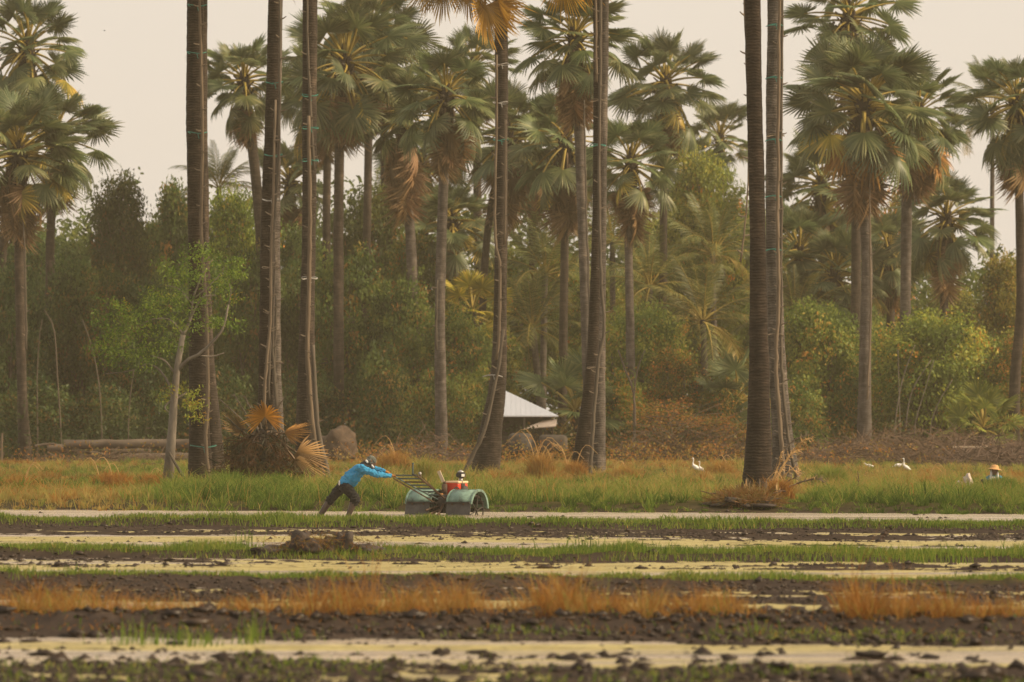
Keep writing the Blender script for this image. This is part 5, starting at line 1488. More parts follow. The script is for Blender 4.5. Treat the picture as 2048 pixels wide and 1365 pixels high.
# thin stakes near it
for (pts, lab) in (([(566, 860), (572, 900), (580, 962)], 'thin bare stake right of the withered palm sapling'), ([(338, 905), (352, 930), (372, 962)], 'crooked mossy root between the small tree and dark trunk')):
    b = P(pts[-1][0], pts[-1][1], 160.5)
    mb = MB(); cc = catmull([tuple(P(x, y, 160.5) - b) for x, y in reversed(pts)], 9); mb.tube([tuple(v) for v in cc], list(np.linspace(.05, .03, 9)), 6)
    tag(mb.build('stake', BAMBOO2, None, True, b), lab, 'stake')

# ------------------------------------------------------------------ logs, mound, shed, blocks
LOGM = mat_noise('log_bark', (.05, .036, .026), (.16, .12, .085), 3, .9, .5, (.35, 1, 1))
LOGEND = mat_noise('log_end', (.10, .07, .045), (.20, .15, .10), 8, .9)
for (x0, y0, x1, y1, r_px, Y, lab) in ((128, 889, 384, 888, 9.5, 229, 'long grey brown log lying on top behind the small tree'), (255, 916, 392, 915, 9, 227, 'shorter log lying in the grass below the long one'), (95, 896, 300, 905, 8.5, 231, 'dark log half hidden under the long one'), (575, 882, 660, 880, 8, 231, 'log end showing behind the peg pole trunk')):
    a, b = P(x0, y0, Y), P(x1, y1, Y)
    mb = MB(); n = 12; rr2 = random.Random(x0)
    pts = [a.lerp(b, i / n) - a + Vector((0, rr2.uniform(-.02, .02), rr2.uniform(-.015, .015))) for i in range(n + 1)]
    rad = [r_px * Y / F * rr2.uniform(.93, 1.06) for _ in pts]
    root = empty('log', a, lab, 'log', 'felled logs at the edge of the wood')
    mb.tube(pts, rad, 12, cap=False); mb.build('bark', LOGM, root, True)
    for p, sg in ((pts[0], -1), (pts[-1], 1)):
        e = MB(); e.lathe(p + Vector((0, 0, 0)), [(rad[0] * .97, -.01), (rad[0] * .97, .01)], 12, Matrix.Rotation(R(90), 3, 'Y')); e.build('cut_end', LOGEND, root)
# broken pieces near the logs
for k, (x0, y0, x1, y1, r_px) in enumerate(((205, 918, 245, 900, 2.5), (235, 915, 262, 908, 3), (70, 893, 110, 888, 3), (95, 905, 125, 925, 2), (180, 905, 215, 912, 3))):
    a, b = P(x0, y0, 226), P(x1, y1, 226)
    mb = MB(); mb.tube([(0, 0, 0), (b - a) * .5 + Vector((0, 0, .03)), b - a], [r_px * .02, r_px * .018, r_px * .012], 6)
    tag(mb.build('broken_branch', BAMBOO if k % 2 else LOGM, None, False, a), ['pale splintered branch propped before the logs', 'short pale branch end on the log pile', 'dark branch sticking out at the log pile end', 'thin broken branch low by the log pile end', 'splintered chunk between the two logs'][k], 'branch', 'broken branches by the logs')


def lump(name, lab, cat, px, py, Y, dims, mat, seed, amp=.12, sub=4, flat=True, parent=None):
    bm = bmesh.new(); bmesh.ops.create_icosphere(bm, subdivisions=sub, radius=1)
    from mathutils import noise
    for v in bm.verts:
        d = 1 + amp * noise.fractal(v.co * 1.7 + Vector((seed, 0, 0)), 1.0, 2.0, 5) * 1.6
        v.co = Vector((v.co.x * dims[0] * d, v.co.y * dims[1] * d, max(v.co.z, -.25) * dims[2] * d))
    me = bpy.data.meshes.new(name); bm.to_mesh(me); bm.free(); me.materials.append(mat)
    me.polygons.foreach_set('use_smooth', np.ones(len(me.polygons), dtype=bool))
    o = bpy.data.objects.new(name, me)
    x = P(px, 0, Y).x
    o.location = (x, Y, P(px, py, Y).z)
    link(o, parent)
    if lab: tag(o, lab, cat)
    return o


EARTH = mat_noise('dry_earth', (.035, .022, .014), (.10, .066, .042), 4, .95, .8)
DKEARTH = mat_noise('turned_mud', (.018, .012, .009), (.055, .038, .028), 5, .8, .8)
lump('earth_mound', 'rounded brown earth mound behind the bent man', 'mound', 676, 905, 222, (.80, .7, .95), EARTH, 3, .16)
CONC = mat_noise('stained_shaded_concrete', (.025, .022, .02), (.06, .052, .045), 2.5, .9, .3, c3=(.15, .135, .12))  # stains, with the whole tone darkened to paint shade beneath the shed
ROOF = mat_noise('white_roof_sheet', (.84, .83, .82), (.90, .89, .88), 2, .5)
AWN = mat_noise('tan_awning', (.50, .38, .28), (.66, .52, .40), 3, .7)
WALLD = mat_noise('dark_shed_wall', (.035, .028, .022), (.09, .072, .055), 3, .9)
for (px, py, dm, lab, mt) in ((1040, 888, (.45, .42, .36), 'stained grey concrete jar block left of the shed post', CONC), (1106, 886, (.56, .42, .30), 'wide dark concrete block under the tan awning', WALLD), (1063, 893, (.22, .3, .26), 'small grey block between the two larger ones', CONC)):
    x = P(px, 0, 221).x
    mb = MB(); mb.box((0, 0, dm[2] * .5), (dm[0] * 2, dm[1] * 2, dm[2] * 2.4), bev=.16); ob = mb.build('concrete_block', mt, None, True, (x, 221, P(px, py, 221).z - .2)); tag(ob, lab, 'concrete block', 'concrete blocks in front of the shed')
# shed: hipped white roof, posts, dark walls, tan awning
HY = 232
hx = P(1000, 0, HY).x; g = gz(hx, HY)
shed = empty('shed', (hx, HY, g), 'small open shed with white sheet roof half hidden behind the leaning trunk', 'shed')
ze = P(0, 834, HY).z - g; zr = P(0, 783, HY).z - g
xl, xr = P(978, 0, HY).x - hx, P(1116, 0, HY).x - hx
ridge_l, ridge_r = P(994, 0, HY).x - hx, P(1008, 0, HY).x - hx
mb = MB()
A, B, C_, D = (xl, -1.6, ze), (xr, -1.6, ze), (xr, 2.4, ze), (xl, 2.4, ze)
E, G = (ridge_l, .4, zr), (ridge_r, .4, zr)
th = .05
up = lambda v, d=th: (v[0], v[1], v[2] + d)
mb.add([A, B, C_, D, E, G] + [up(v) for v in (A, B, C_, D, E, G)], [(6, 7, 11, 10), (7, 8, 11), (8, 9, 10, 11), (9, 6, 10), (0, 4, 5, 1), (1, 5, 2), (2, 5, 4, 3), (3, 4, 0), (0, 1, 7, 6), (1, 2, 8, 7), (2, 3, 9, 8), (3, 0, 6, 9)])
rf = mb.build('roof', ROOF, shed)
for k in range(14):                                  # raised seams of the roof sheets
    u = (k + .5) / 14
    p0 = Vector(up(A, th + .01)).lerp(Vector(up(B, th + .01)), u)
    t_ = np.interp(p0.x, [xl, ridge_l, ridge_r, xr], [0, 1, 1, 0])
    p1 = Vector((p0.x, p0.y + (0.4 + 1.6) * t_, ze + (zr - ze) * t_ + th + .012))
    if t_ > .12: mm_ = MB(); mm_.tube([p0, p1], .008, 4); mm_.build('roof_seam', ROOF, rf)
mb = MB(); mb.box(((xl + xr) / 2, 2.1, ze / 2), (xr - xl - .4, .1, ze)); mb.build('wall', WALLD, shed)
mb = MB(); mb.box(((xl + xr) / 2 - .2, -1.2, .5), (xr - xl - 1.0, .08, 1.0)); mb.build('wall', WALLD, shed)
for xx in (xl + .25, (xl + xr) / 2, xr - .25):
    mb = MB(); mb.tube([(xx, -1.4, -.1), (xx + .02, -1.4, ze)], .05, 7); mb.build('post', BAMBOO2, shed)
mb = MB(); p = [P(1048, 857, HY - 2), P(1112, 852, HY - 2.6), P(1114, 838, HY - 1.4), P(1085, 842, HY - 1.2)]
bo = Vector((hx, HY, g)); vs = [tuple(v - bo) for v in p]
mb.add(vs + [(v[0], v[1], v[2] - .04) for v in vs], [(0, 1, 2, 3), (7, 6, 5, 4), (0, 4, 5, 1), (1, 5, 6, 2), (2, 6, 7, 3), (3, 7, 4, 0)]); mb.build('awning', AWN, shed)

# ------------------------------------------------------------------ egrets
EGR = mat_noise('white_feathers', (.72, .70, .66), (.82, .80, .77), 10, .8)
BEAK = mat_noise('yellow_beak', (.5, .28, .05), (.6, .35, .07), 10, .5)
LEGM = mat_noise('dark_leg', (.02, .02, .02), (.05, .045, .04), 10, .7)


def egret(px, py, Y, s, pose, flip, lab):
    x = P(px, 0, Y).x
    root = empty('egret', (x, Y, gz(x, Y)), lab, 'egret', 'white egrets feeding in the meadow')
    s *= .88
    z0 = P(px, py, Y).z - gz(x, Y)                    # belly height
    f = -1 if flip else 1
    def v(a, b_, c): return Vector((a * f * s, b_ * s, z0 + c * s))
    if pose == 'up':
        segs = [(v(-.16, 0, .02), .035 * s, v(-.02, 0, .10), .085 * s), (v(-.02, 0, .10), .085 * s, v(.07, 0, .17), .06 * s), (v(.07, 0, .17), .045 * s, v(.10, 0, .27), .026 * s), (v(.10, 0, .27), .024 * s, v(.07, 0, .36), .02 * s), (v(.07, 0, .36), .02 * s, v(.09, 0, .44), .022 * s), (v(.09, 0, .44), .03 * s, v(.12, 0, .445), .022 * s)]
        hd = v(.14, 0, .44)
    else:
        segs = [(v(-.22, 0, .06), .03 * s, v(-.05, 0, .10), .085 * s), (v(-.05, 0, .10), .085 * s, v(.07, 0, .12), .06 * s), (v(.07, 0, .12), .04 * s, v(.16, 0, .17), .026 * s), (v(.16, 0, .17), .024 * s, v(.20, 0, .22), .024 * s), (v(.20, 0, .22), .028 * s, v(.23, 0, .20), .022 * s)]
        hd = v(.25, 0, .19)
    blob('body', segs, EGR, root, .011, 2)
    mb = MB(); mb.tube([hd, hd + Vector((.09 * f * s, 0, -.015 * s))], [.013 * s, .003 * s], 5); mb.build('beak', BEAK, root)
    for yy in (-.03, .03):
        mb = MB(); mb.tube([v(-.01, yy, .05), v(-.03, yy, -.12), v(0, yy, 0) + Vector((0, 0, -z0))], .009 * s, 5); mb.build('leg', LEGM, root)


egret(1391, 941, 185, 1.0, 'up', True, 'egret with raised neck left of the thickest trunk, taller of the pair')
egret(1403, 944, 184, .85, 'up', True, 'smaller egret standing just behind its taller mate')
egret(1738, 936, 196, .8, 'low', True, 'lone crouching egret in the grass below the biggest palm')
egret(1797, 937, 192, 1.0, 'low', False, 'egret stooping forward beside an upright one')
egret(1812, 941, 191, 1.0, 'up', True, 'upright egret beside the stooping one')

# ------------------------------------------------------------------ seated person in the grass
STRAW = mat_noise('straw_hat', (.42, .22, .08), (.58, .34, .14), 14, .8, .3)
TEALSH = mat_noise('teal_shirt', (.03, .16, .22), (.05, .22, .30), 6, .85)
S2 = 152.0
bx = P(1989, 0, S2).x; g = gz(bx, S2)
p2 = empty('person', (bx, S2, g), 'person in teal shirt and orange straw hat sitting in the grass', 'person')
z = lambda py: P(0, py, S2).z - g
hd = Vector((0, -.04, z(941)))
sh = z(955)
blob('body', [(hd, .085, hd + Vector((0, -.03, -.05)), .07), (hd + Vector((0, .02, -.1)), .05, Vector((0, .05, sh)), .06), (hd + Vector((0, -.09, -.03)), .014, hd + Vector((0, -.095, -.05)), .016), (hd + Vector((-.085, 0, -.02)), .018, hd + Vector((-.085, 0, .0)), .016), (hd + Vector((.085, 0, -.02)), .018, hd + Vector((.085, 0, .0)), .016),
              (Vector((0, .06, sh)), .12, Vector((0, .12, .15)), .14), (Vector((-.1, .1, .12)), .09, Vector((-.33, -.25, .18)), .07), (Vector((-.33, -.25, .18)), .06, Vector((.0, -.4, .07)), .05), (Vector((.1, .1, .12)), .09, Vector((.33, -.25, .18)), .07), (Vector((.33, -.25, .18)), .06, Vector((.05, -.42, .07)), .05)], SKIN, p2, .013)
blob('shirt', [(Vector((-.13, .05, sh - .03)), .09, Vector((.13, .05, sh - .03)), .09), (Vector((0, .06, sh - .04)), .15, Vector((0, .12, .14)), .16), (Vector((-.17, .04, sh - .04)), .075, Vector((-.25, -.03, sh - .26)), .06), (Vector((-.25, -.03, sh - .26)), .055, Vector((-.16, -.26, sh - .33)), .042), (Vector((.17, .04, sh - .04)), .075, Vector((.25, -.03, sh - .26)), .06), (Vector((.25, -.03, sh - .26)), .055, Vector((.16, -.26, sh - .33)), .042)], TEALSH, p2, .012)
blob('trousers', [(Vector((0, .12, .12)), .16, Vector((-.12, .05, .12)), .12), (Vector((-.12, .05, .12)), .12, Vector((-.34, -.25, .19)), .08), (Vector((-.34, -.25, .19)), .075, Vector((-.05, -.38, .08)), .06), (Vector((.12, .05, .12)), .12, Vector((.34, -.25, .19)), .08), (Vector((.34, -.25, .19)), .075, Vector((.1, -.40, .08)), .06)], BLACK, p2, .014)
hand('hand', Vector((-.15, -.27, sh - .33)), (.4, -.8, -.2), (0, 0, 1), SKIN, p2)
hand('hand', Vector((.15, -.27, sh - .33)), (-.4, -.8, -.2), (0, 0, 1), SKIN, p2)
mb = MB(); mb.lathe(hd + Vector((.0, .0, .045)), [(.21, -.028), (.215, -.02), (.15, .0), (.11, .015), (.10, .07), (.06, .10), (.01, .105)], 24, Matrix.Rotation(R(6), 3, 'Y')); mb.build('straw_hat', STRAW, p2, True)
blob('neck_cloth', [(hd + Vector((-.09, -.01, .0)), .03, Vector((-.11, -.10, sh - .13)), .04), (hd + Vector((.08, -.03, -.06)), .025, Vector((.08, -.11, sh - .12)), .035), (Vector((-.1, -.08, sh - .02)), .04, Vector((.07, -.08, sh - .02)), .035)], WHITE, p2, .01)
SACK = mat_noise('pale_sack', (.34, .28, .23), (.52, .45, .38), 8, .9, .4)
for (px, py, d, lab) in ((1936, 966, (.11, .14, .22), 'larger pale sack slumped in the grass beside the seated person'), (1918, 972, (.10, .12, .14), 'smaller pale sack left of the larger one')):
    lump('sack', lab, 'sack', px, py, 150, d, SACK, px, .3, 3)

# ------------------------------------------------------------------ mud heap, clods, stick, fence post, brush pile
HY2 = 83.2
hp = empty('mud_heap', (P(640, 0, HY2).x, HY2, 0.05), 'dark heap of turned mud and straw on the tall bund', 'mud heap')
rr = random.Random(4)
for (dx, dz, w_, h_, dy) in ((-.32, .05, .20, .26, 0), (.05, .06, .30, .17, .05), (.36, .07, .16, .24, -.05), (.62, .02, .30, .12, 0), (-.75, .01, .32, .10, .05), (.22, .12, .14, .15, .1), (-.15, .08, .2, .16, -.1), (1.0, 0, .28, .10, 0), (1.35, -.02, .3, .07, 0)):
    o = lump('mud_clod', None, None, 0, 0, 100, (w_, w_ * .9, h_), DKEARTH, rr.uniform(0, 50), .45, 3)
    o.parent = hp; o.location = (dx, dy, dz)
n = 300
rg = np.random.default_rng(12)
c = np.stack([rg.normal(.1, .45, n), rg.normal(-.12, .12, n), rg.uniform(.05, .26, n)], 1)
oo = rg.normal(0, 1, (n, 3)) * np.array([1, .5, .4])
V, Fq, T = leaves(c, oo, 3, .05, .14, rg.uniform(.86, 1, n), rg, .4, .07)
so = link(bpy.data.objects.new('straw', mesh_np('straw', V, Fq, [LEAF], False, {'tint': T})), hp); so.color = (.8, .7, .55, 1); so['kind'] = 'stuff'

CLODS = []
for i in range(3):
    o = lump('mud_clod_seed', None, None, 0, 0, 100, (1, .9, .75), DKEARTH, 7 * i + 2, .5, 2); CLODS.append(o.data); bpy.data.objects.remove(o)
spots = [(160, 1120, .10), (1240, 1245, .16), (1300, 1240, .13), (60, 1285, .07), (350, 1290, .08), (1530, 1310, .08), (1565, 1308, .05), (1740, 1320, .09), (1830, 1312, .05), (1860, 1318, .09), (1945, 1320, .07), (885, 1310, .10), (960, 1308, .08), (1170, 1318, .09), (1400, 1325, .06), (1120, 1345, .08), (515, 1335, .07), (1960, 1325, .06),
         (1530, 1222, .10), (1590, 1220, .12), (1620, 1228, .10), (1010, 1165, .10), (985, 1160, .12), (1350, 1168, .10), (700, 1335, .06), (250, 1330, .06), (1250, 1310, .06), (1480, 1338, .06), (1700, 1345, .06), (1890, 1192, .1), (1940, 1188, .1), (1660, 1185, .09)]
clod_objs = []
for i, (px, py, s) in enumerate(spots):
    Y = F * H / (py - YH)
    o = bpy.data.objects.new('mud_clod', CLODS[i % 3]); x = P(px, 0, Y).x
    o.location = (x, Y, max(0, gz(x, Y)) + s * .1); o.rotation_euler = (0, 0, i * 1.3); o.scale = (s * rr.uniform(.8, 1.4), s * .8, s * rr.uniform(.35, .65)); link(o)
    clod_objs.append((py, px, o))

ORD = ['first', 'second', 'third', 'fourth', 'fifth', 'sixth', 'seventh', 'eighth', 'ninth', 'tenth', 'eleventh', 'twelfth', 'thirteenth', 'fourteenth', 'fifteenth', 'sixteenth', 'seventeenth', 'eighteenth', 'nineteenth', 'twentieth']
for lo, hi, where in ((0, 1180, 'by the bund behind the orange straw'), (1180, 1260, 'in the mud behind the orange straw'), (1260, 1330, 'in the nearest flooded strip'), (1330, 2000, 'in the mud at the bottom edge')):
    row = sorted(((px, o) for py, px, o in clod_objs if lo <= py < hi), key=lambda v: v[0])
    for i, (px, o) in enumerate(row):
        tag(o, '%s dark mud clod from the left %s' % (ORD[i], where), 'mud clod', 'mud clods lying in the paddies')

TW = mat_noise('dead_twig', (.045, .027, .016), (.12, .075, .045), 6, .95)
b = P(1716, 1002, 138)
mb = MB(); mb.tube([(0, 0, -.1), (-.02, 0, .2), (.02, 0, .38), (-.01, 0, .62)], [.02, .018, .014, .008], 5); mb.tube([(.01, 0, .35), (-.06, 0, .5)], [.01, .004], 4)
b.z = gz(b.x, 138); tag(mb.build('stick', TW, None, False, b), 'thin dark stick standing upright in the bank grass', 'stick')
b = P(3, 0, 222); b.z = gz(b.x, 222)
mb = MB(); mb.tube([(0, 0, -.2), (0, 0, .6), (.02, 0, 1.15)], [.05, .05, .045], 8); tag(mb.build('fence_post', BAMBOO, None, False, b), 'pale fence post at the picture edge by the big palm', 'fence post')

# brush pile: tangled cut branches
def twigs(n, cx, cy, lo, hi, seed, spread=1.0, L=(.5, 1.8), r0=.012):
    r = random.Random(seed); m = MB()
    for _ in range(n):
        px = r.uniform(cx[0], cx[1]); Y = r.uniform(cy[0], cy[1])
        x = P(px, 0, Y).x
        env = math.sin(math.pi * min(1, max(0, (px - cx[0]) / (cx[1] - cx[0])))) ** .5
        z = gz(x, Y) + r.uniform(lo, hi) * env * r.uniform(.3, 1)
        a = r.uniform(0, 6.28); e = r.gauss(.15, .35); l = r.uniform(*L)
        d = Vector((math.cos(a) * math.cos(e), math.sin(a) * math.cos(e) * .6, math.sin(e)))
        p = Vector((x, Y, z)); s_ = Vector((r.gauss(0, .12), r.gauss(0, .1), r.gauss(-.05, .12))) * l
        m.tube([p - d * l * .5, p + s_ * .5, p + d * l * .5 + s_ * .2], [r0 * r.uniform(.7, 1.6), r0, r0 * .5], 3, cap=False)
    return m


o = twigs(2200, (1600, 2080), (208, 222), .0, 1.45, 1, r0=.015).build('brush_pile', TW)
tag(o, 'long brown pile of cut branches in front of the feathery shrubs', 'brush pile', kind='stuff')
o = twigs(500, (1880, 2100), (203, 210), .0, 1.2, 2, r0=.018).build('brush_pile', RUST)
tag(o, 'rusty tangle of roots and branches behind the seated person', 'brush pile', kind='stuff')
o = twigs(600, (1230, 1500), (228, 236), .0, 2.6, 3, L=(.8, 2.6), r0=.014).build('dead_twigs', TW)
tag(o, 'dead brown twigs filling the thicket left of the thickest trunk', 'twigs', kind='stuff')
o = twigs(300, (60, 420), (222, 230), .0, .5, 4, r0=.014).build('dead_twigs', TW)
tag(o, 'fallen twigs strewn around the logs', 'twigs', kind='stuff')
o = twigs(320, (740, 960), (216, 226), .0, 1.2, 5, r0=.012).build('dead_twigs', RUST)
tag(o, 'dry stalks at the foot of the pale palm trunk', 'twigs', kind='stuff')
a, b = P(1905, 895, 207), P(1975, 894, 207)
mb = MB(); mb.box(((b - a) / 2), ((b - a).length, .1, .06), bev=.008); tag(mb.build('plank', BOARD, None, False, a), 'pale plank lying across the rusty tangle of branches', 'plank')

# bare pale stems rising through the broad feathery shrub and the left thicket
k = 0
for (pts, Y, r_px, lab) in (([(1790, 850), (1805, 760), (1830, 690)], 233, 1.8, 'pale stem fanning left in the broad feathery shrub'), ([(1812, 850), (1825, 780), (1862, 720)], 233, 1.8, 'pale stem in the middle of the broad feathery shrub'), ([(1800, 850), (1798, 780), (1796, 700)], 233.2, 1.6, 'upright pale stem of the broad feathery shrub'),
                            ([(1862, 850), (1880, 800), (1905, 760)], 232.8, 1.8, 'forked pale stem leaning towards the picture edge'), ([(1830, 850), (1850, 780), (1868, 720)], 232.6, 1.5, 'thin pale stem behind the leaning forked one'),
                            ([(122, 870), (115, 760), (108, 660), (88, 620)], 233, 2.6, 'curved bare stem in the dark thicket beside the big palm'), ([(75, 850), (74, 760), (78, 680), (84, 640)], 234, 2.0, 'straight bare stem close to the big palm'), ([(203, 850), (198, 770), (185, 700), (165, 640)], 234, 2.2, 'slanting bare stem above the log'), ([(257, 845), (262, 780), (268, 740)], 234, 1.8, 'short bare stem above the long log'), ([(1268, 795), (1250, 740), (1236, 700)], 231, 4.0, 'forked brown trunk leaning in the thicket beside the twin trunks'), ([(1268, 800), (1275, 740), (1290, 700)], 231, 3.0, 'second limb of the forked trunk in the thicket')):
    b = P(*pts[0], Y)
    gzz = gz(b.x, Y)
    mb = MB(); cc = catmull([(0, 0, gzz - b.z)] + [tuple(P(x, y, Y) - b) for x, y in pts], 12)
    mb.tube([tuple(v) for v in cc], list(np.linspace(r_px, r_px * .5, 12) * Y / F * .8), 5)
    tag(mb.build('bare_stem', PALE if k < 5 else STEM, None, True, b), lab, 'stem', 'bare stems in the thicket'); k += 1


# ------------------------------------------------------------------ dry grass clumps
def clump(lab, px, Y, w_, h, n, tint, seed, arch=0):
    rg = np.random.default_rng(seed)
    bx = P(px, 0, Y).x; g = gz(bx, Y)
    root = empty('grass_clump', (bx, Y, g), lab, 'grass clump', 'dry grass clumps')
    x = rg.normal(0, w_ * .4, n); y = rg.normal(0, w_ * .3, n)
    hh = h * rg.uniform(.4, 1.05, n) * np.exp(-(x / w_) ** 2)
    az = rg.uniform(0, 6.28, n); ln = hh * rg.uniform(.1, .75, n)
    fa = rg.uniform(0, 3.14, n)
    s = np.stack([np.cos(fa), np.sin(fa), 0 * fa], 1) * .011
    b = np.stack([x, y, -.02 + 0 * x], 1)
    d = np.stack([np.cos(az), np.sin(az), 0 * az], 1)
    mid = b + d * (ln * .3)[:, None]; mid[:, 2] += hh * .6
    tip = b + d * ln[:, None]; tip[:, 2] += hh * rg.uniform(.75, 1, n)
    V = np.stack([b - s, b + s, mid + s * .8, mid - s * .8, tip], 1)
    k = np.arange(n)[:, None] * 5
    f = np.concatenate([k + np.array([[0, 1, 2]]), k + np.array([[0, 2, 3]]), k + np.array([[3, 2, 4]])], 0)
    ti = np.clip(rg.normal(tint, .06, n), 0, 1)
    o = link(bpy.data.objects.new('blades', mesh_np('blades', V.reshape(-1, 3), f, [GRASS], False, {'tint': np.repeat(ti, 5)})), root); o['kind'] = 'stuff'
    r = random.Random(seed)
    for i in range(arch):
        p = Vector((r.gauss(0, w_ * .3), r.gauss(0, .1), 0)); a = r.choice((-1, 1)); L = h * r.uniform(1.1, 1.7)
        pts = catmull([tuple(p), tuple(p + Vector((a * L * .08, 0, L * .55))), tuple(p + Vector((a * L * .28, -.02, L * .85))), tuple(p + Vector((a * L * .55, -.03, L * .62)))], 9)
        mb = MB(); mb.tube([tuple(v) for v in pts], list(np.linspace(.012, .005, 9)), 4); mb.build('stalk', STALK, root)


STALK = mat_noise('straw_stalk', (.40, .23, .08), (.55, .35, .15), 8, .8)
for a in (('orange dry grass tuft right of the thickest trunk foot', 1560, 131.5, .36, .50, 1100, .90, 1, 3), ('golden dry grass clump between leaning and twin trunks', 1082, 168, .55, .85, 900, .80, 2, 6), ('golden dry grass clump at the foot of the twin trunks', 1150, 172, .5, .6, 800, .86, 3, 4), ('tawny grass clump by the pale sacks', 1856, 150, .35, .42, 600, .82, 4, 2),
          ('brown grass clump beside the small leafy tree', 225, 152, .9, .5, 1100, .92, 5, 3), ('orange dry grass at the picture edge below the logs', 40, 150, .8, .42, 900, .88, 6, 2), ('tall pale green grass plume behind the tractor handles', 850, 158, .45, .85, 500, .55, 7, 0), ('golden grass clump right of the twin trunks', 1250, 168, .6, .45, 700, .78, 8, 1),
          ('bushy pale green grass clump right of the thickest trunk', 1660, 152, .75, .62, 1300, .42, 9, 0), ('green grass clump in front of the dark palm trunk', 455, 142, .8, .55, 1500, .24, 10, 0), ('green grass clump in front of the withered palm sapling', 560, 143, .8, .5, 1400, .26, 11, 0), ('brownish grass clump between man and tractor', 750, 150, .5, .5, 700, .72, 12, 1), ('green weed clump in front of the seated person', 2000, 146, .7, .42, 1300, .30, 13, 0),
          ('tawny grass clump at the edge of the meadow by the egret pair', 1440, 178, .7, .5, 800, .80, 14, 2), ('dry grass clump behind the mound shadow', 790, 196, .9, .7, 800, .84, 15, 2), ('orange grass strip left of the small leafy tree foot', 305, 150, .5, .45, 700, .92, 16, 1)):
    a = list(a); a[4] *= 1.25; a[5] = int(a[5] * 1.25)
    clump(*a)

# dead arching stalks and cut stubble at the foot of the thickest trunk
SY2 = 132.4
b0 = P(1530, 0, SY2); g = gz(b0.x, SY2)
st = empty('dead_stalks', (b0.x, SY2, g), 'long dead orange stalks leaning at the foot of the thickest trunk', 'dead stalks')
O = Vector((b0.x, SY2, g))
r = random.Random(8)
for i, pts in enumerate(([(1522, 1010), (1540, 960), (1565, 905), (1590, 880), (1612, 872)], [(1527, 1012), (1550, 965), (1580, 910), (1605, 882), (1622, 878)], [(1530, 1015), (1545, 970), (1572, 920), (1595, 900)], [(1530, 1020), (1560, 985), (1600, 965), (1635, 958), (1648, 965)], [(1535, 1015), (1570, 980), (1610, 962), (1628, 955)], [(1525, 1025), (1530, 1005), (1535, 990)], [(1532, 1018), (1565, 972), (1590, 955), (1600, 945)], [(1528, 1010), (1548, 955), (1558, 930), (1562, 905)], [(1535, 1012), (1552, 968), (1590, 935), (1598, 945)])):
    cc = catmull([tuple(P(x, y, SY2) - O + Vector((0, r.gauss(0, .08), 0))) for x, y in pts], 12)
    mb = MB(); mb.tube([tuple(v) for v in cc], list(np.linspace(.024, .011, 12)), 5)
    for k in range(3, 12):
        for _ in range(5):
            d = Vector((r.uniform(-.4, 1), r.uniform(-.4, .4), r.uniform(-.8, .8))).normalized() * r.uniform(.06, .16)
            mb.tube([Vector(cc[k]), Vector(cc[k]) + d], [.009, .003], 3, cap=False)
    mb.build('stalk', STALK if i % 3 else BAMBOO, st)
for i in range(60):
    px = r.uniform(1420, 1560); u = (px - 1420) / 140
    p = P(px, 0, 131.6) - O; p.z = 0; p.y = r.uniform(-5.0, -.6) if px < 1560 else r.uniform(-1.6, .4); p.z = gz(O.x + p.x, O.y + p.y) - O.z + .12
    if px > 1468 and i % 2 == 0:
        hgt = r.uniform(.2, .42)
        mb = MB(); mb.tube([p, p + Vector((r.gauss(0, .04), 0, hgt))], [.016, .012], 5); mb.build('stubble', STALK if i % 4 else BAMBOO, st)
    else:
        d = Vector((r.uniform(-1, 1), r.uniform(-.4, .4), r.uniform(.0, .25))) * r.uniform(.15, .4)
        mb = MB(); mb.tube([p + Vector((0, 0, .02 + .12 * u)), p + d + Vector((0, 0, .03 + .12 * u))], [.016, .01], 4); mb.build('fallen_stalk', TW if i % 3 else BAMBOO2, st)
hx_ = P(1492, 0, 127.6).x
sh_ = empty('straw_heap', (hx_, 127.6, gz(hx_, 127.6)), 'low heap of brown trampled straw at the foot of the thickest trunk', 'straw heap')
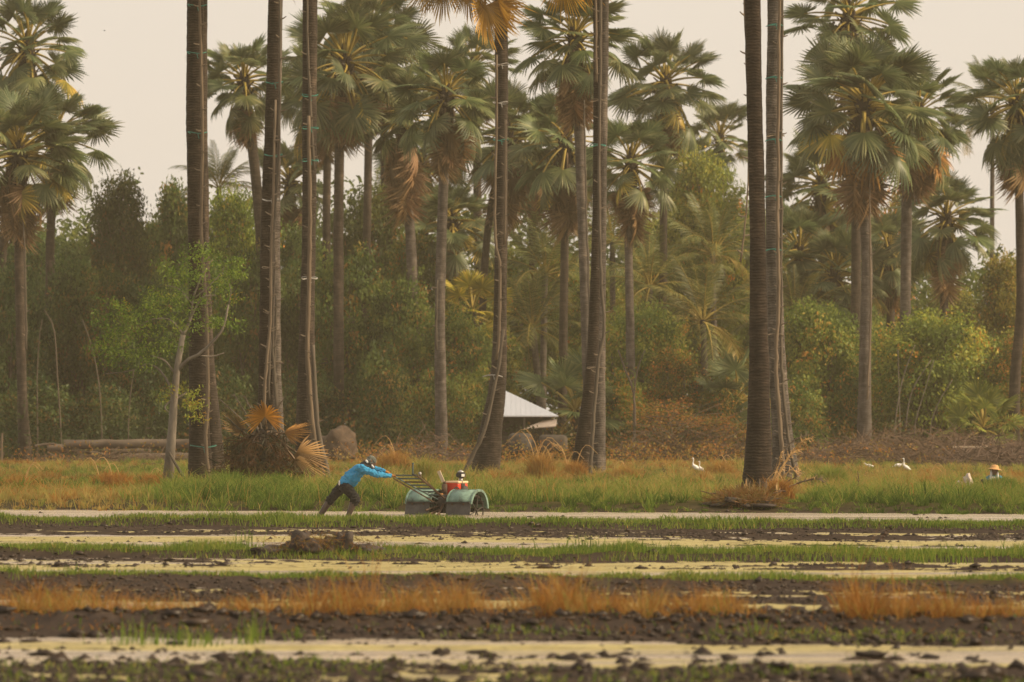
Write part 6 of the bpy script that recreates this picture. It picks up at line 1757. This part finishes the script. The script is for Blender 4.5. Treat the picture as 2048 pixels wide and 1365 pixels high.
o = lump('heap_core', None, None, 0, 0, 100, (.72, .9, .17), DKEARTH, 5, .5, 4); o.parent = sh_; o.location = (0, 0, 0)
rg = np.random.default_rng(44)
n = 900
a = rg.uniform(0, 6.28, n); rd = rg.uniform(0, 1, n) ** .6
c = np.stack([np.cos(a) * rd * .85, np.sin(a) * rd * .9 - .1, .19 * (1 - rd ** 2) + rg.uniform(-.01, .06, n)], 1)
oo = np.stack([np.cos(a), np.sin(a) * .4, rg.uniform(-.2, .5, n)], 1)
V, Fq, T = leaves(c, oo, 4, .04, .26, np.where(rg.uniform(0, 1, n) > .2, rg.uniform(.9, 1, n), rg.uniform(.8, .86, n)), rg, .2, .06)
so = link(bpy.data.objects.new('straw', mesh_np('straw', V, Fq, [LEAF], False, {'tint': T})), sh_); so.color = (.75, .68, .6, 1); so['kind'] = 'stuff'

# a small bird far up in the pale sky
b = P(209, 62, 240)
mb = MB(); mb.tube([(-.1, 0, 0), (0, 0, .01), (.09, 0, .01)], [.01, .035, .012], 6); mb.add([(-.02, 0, .01), (.04, 0, .01), (.02, -.2, .06), (-.01, -.2, .055)], [(0, 1, 2, 3)]); mb.add([(-.02, 0, .012), (.04, 0, .012), (.02, .2, .06), (-.01, .2, .055)], [(3, 2, 1, 0)])
bd = mb.build('bird', LEGM, None, False, b); bd.scale = (.5, .5, .5)
tag(bd, 'tiny dark bird flying in the open sky', 'bird')

# ------------------------------------------------------------------ haze: warm smoke-laden air over the whole place
hb = MB(); hb.box((0, 170, 13.0), (520, 700, 32.0))
hz = hb.build('haze', [])
hm = bpy.data.materials.new('haze'); hm.use_nodes = True
t = hm.node_tree; t.nodes.clear()
out = N(t, 'ShaderNodeOutputMaterial'); pv = N(t, 'ShaderNodeVolumePrincipled')
pv.inputs['Color'].default_value = (1.0, .87, .62, 1)
pv.inputs['Density'].default_value = 0.00030
pv.inputs['Anisotropy'].default_value = 0.1
t.links.new(pv.outputs[0], out.inputs['Volume'])
hz.data.materials.append(hm)
tag(hz, 'thin warm haze hanging over field and wood', kind='stuff')
